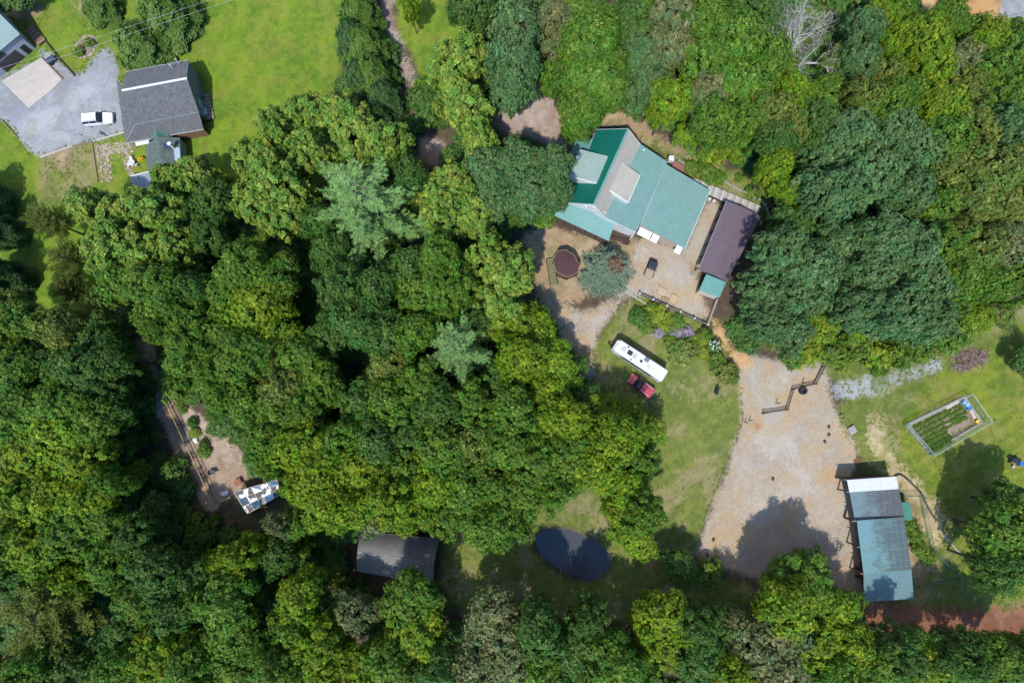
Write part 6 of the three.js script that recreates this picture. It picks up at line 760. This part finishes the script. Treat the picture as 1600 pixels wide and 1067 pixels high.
{ // patio furniture and things behind the grey house
  const p = at(208, 256, 0), T = thing('patio_table', 'round white patio table in front of the annex', 'table', p); partL('table_top', new THREE.CylinderGeometry(0.55, 0.55, 0.04, 26).translate(0, 0.72, 0), mat(0.6, 0.58, 0.55), T); partL('pedestal', [new THREE.CylinderGeometry(0.05, 0.05, 0.7, 10).translate(0, 0.36, 0), new THREE.CylinderGeometry(0.3, 0.3, 0.03, 20).translate(0, 0.015, 0)], WHITE, T);
  for (const [a, l] of [[0.4, 'white patio chair right of the round table'], [2.6, 'white patio chair left of the round table'], [4.4, 'white patio chair above the round table']]) { const C = thing('patio_chair', l, 'chair', V(p.x + Math.cos(a) * 0.85, 0, p.z + Math.sin(a) * 0.85), 'patio chairs'); C.rotation.y = -a; partL('seat', rbox(0.45, 0.05, 0.45, 0.02, 0, 0.44, 0), WHITE, C); partL('backrest', rbox(0.05, 0.5, 0.45, 0.02, 0.22, 0.7, 0), WHITE, C); for (const [q, w] of [[-1, -1], [-1, 1], [1, -1], [1, 1]]) partL('leg', beam(V(q * 0.19, 0, w * 0.19), V(q * 0.19, 0.43, w * 0.19), 0.04), WHITE, C); }
  const d = thing('side_deck', 'narrow wooden deck along the far wall of the grey house', 'deck', flat(at(322, 168, 0), 0)), a = at(319, 148, 0.3), b = at(328, 187, 0.3), dd = horiz(a, b), nn = V(-dd.z, 0, dd.x); for (let i = 0; i < 14; i++) part('plank', bar(lerp(a, b, (i + 0.5) / 14).addScaledVector(nn, -0.7), lerp(a, b, (i + 0.5) / 14).addScaledVector(nn, 0.7), 0.25, 0.05), [GREYWOOD, WOOD][i % 2], d); part('joist', bar(up(a, -0.16), up(b, -0.16), 1.0, 0.26), DARKWOOD, d);
  const c = at(320.5, 176, 0.3); solo('white_cooler', 'white chest cooler on the side deck', 'cooler', [rbox(0.6, 0.5, 1.0, 0.05, c.x, 0.58, c.z), rbox(0.64, 0.1, 1.04, 0.04, c.x, 0.88, c.z)], mat(0.62, 0.68, 0.72)); const g = at(315, 156, 0.3); solo('grill', 'dark covered grill beside the side deck', 'grill', [rbox(0.6, 0.5, 0.8, 0.12, g.x, 0.85, g.z), box(0.5, 0.6, 0.7, g.x, 0.3, g.z)], DARK); const r = at(308, 116, 0); const R = thing('red_chair', 'faded red lawn chair behind the grey house', 'chair', r); R.rotation.y = 0.6; const RM = mat(0.28, 0.07, 0.06); partL('seat', rbox(0.6, 0.06, 0.6, 0.02, 0, 0.36, 0), RM, R); partL('backrest', rbox(0.06, 0.7, 0.6, 0.02, -0.3, 0.68, 0).rotateZ(0.15), RM, R); for (const [q, w] of [[-1, -1], [-1, 1], [1, -1], [1, 1]]) partL('leg', beam(V(q * 0.26, 0, w * 0.26), V(q * 0.26, 0.35, w * 0.26), 0.05), RM, R); for (const s of [-1, 1]) partL('armrest', box(0.55, 0.04, 0.1, 0, 0.56, s * 0.3), RM, R);
}
{ // odds and ends at the right edge under the trees
  const p = at(1588, 722, 0), B = mat(0.03, 0.16, 0.42, { rough: 0.5 }); solo('blue_bin', 'bright blue bin at the picture edge under trees', 'bin', [rbox(0.7, 0.8, 0.6, 0.05, p.x + 0.4, 0.4, p.z + 0.2), rbox(0.76, 0.08, 0.66, 0.03, p.x + 0.4, 0.84, p.z + 0.2)], B); solo('mower', 'dark ride-on mower beside the blue bin', 'mower', [rbox(1.3, 0.5, 0.7, 0.1, p.x - 0.6, 0.55, p.z - 0.4), rbox(0.4, 0.5, 0.5, 0.08, p.x - 1.0, 0.95, p.z - 0.4), ...[[-1, -1], [-1, 1], [1, -1], [1, 1]].map(([q, w]) => new THREE.CylinderGeometry(0.25, 0.25, 0.2, 16).rotateX(Math.PI / 2).translate(p.x - 0.6 + q * 0.5, 0.25, p.z - 0.4 + w * 0.4))], mat(0.03, 0.03, 0.04, { rough: 0.5 })); const c = at(1582, 729, 0); solo('paint_bucket', 'pale bucket below the ride-on mower', 'bucket', new THREE.CylinderGeometry(0.24, 0.2, 0.42, 18).translate(c.x, 0.21, c.z), mat(0.45, 0.36, 0.32));
}
{ // loose grass and weeds that break up the ground
  const r = rngOf(771), lv = new Leaves(); for (let i = 0; i < 60; i++) { const a = r() * 6.28, d = V(Math.cos(a) * 0.9, 0.35, Math.sin(a) * 0.9).normalize(), k = 0.7 + r() * 0.6; lv.needle(V((r() - 0.5) * 0.4, 0, (r() - 0.5) * 0.4), d, across(d, r), 0.10 + r() * 0.12, 0.03, [k, k, k]); }
  const g = lv.build(), im = new THREE.InstancedMesh(g, FOL.weed = leafMat(0.155, 0.205, 0.022, 0.8), 9000), M = new THREE.Matrix4(), q = new THREE.Quaternion(); let n = 0, t = 0; const grass = LAYERS.slice(0, 3), bare = LAYERS.slice(3);
  while (n < 9000 && t++ < 200000) { const x = -88 + r() * 176, z = -66 + r() * 120, gm = Math.max(...grass.map((l) => sampleMask(l.mask, x, z))), bm = Math.max(...bare.map((l) => sampleMask(l.mask, x, z))); const edge = gm > 0.5 && bm > 0.12 && bm < 0.75, wild = grass[1].mask && sampleMask(grass[1].mask, x, z) > 0.5 && bm < 0.1 && fbm(x * 0.25, z * 0.25, 5, 3) > 0.52; if (!(edge || (wild && r() < 0.6) || (gm > 0.15 && gm < 0.6 && bm < 0.2))) continue; if (pondInside(x, z) > -0.6) continue; const s = 0.35 + r() * 0.7; q.setFromAxisAngle(V(0, 1, 0), r() * 6.28); M.compose(V(x, -0.01, z), q, V(s, s * (0.5 + r() * 0.6), s)); im.setMatrixAt(n++, M); }
  im.count = n; im.name = 'grass_tufts'; im.userData = { kind: 'stuff', label: 'rough grass tufts and weeds along lawn and gravel edges', category: 'grass' }; im.castShadow = im.receiveShadow = true; scene.add(im);
}
scene.traverse((o) => { if (o.isMesh) { o.castShadow = o.receiveShadow = true; } });
renderer.render(scene, camera);
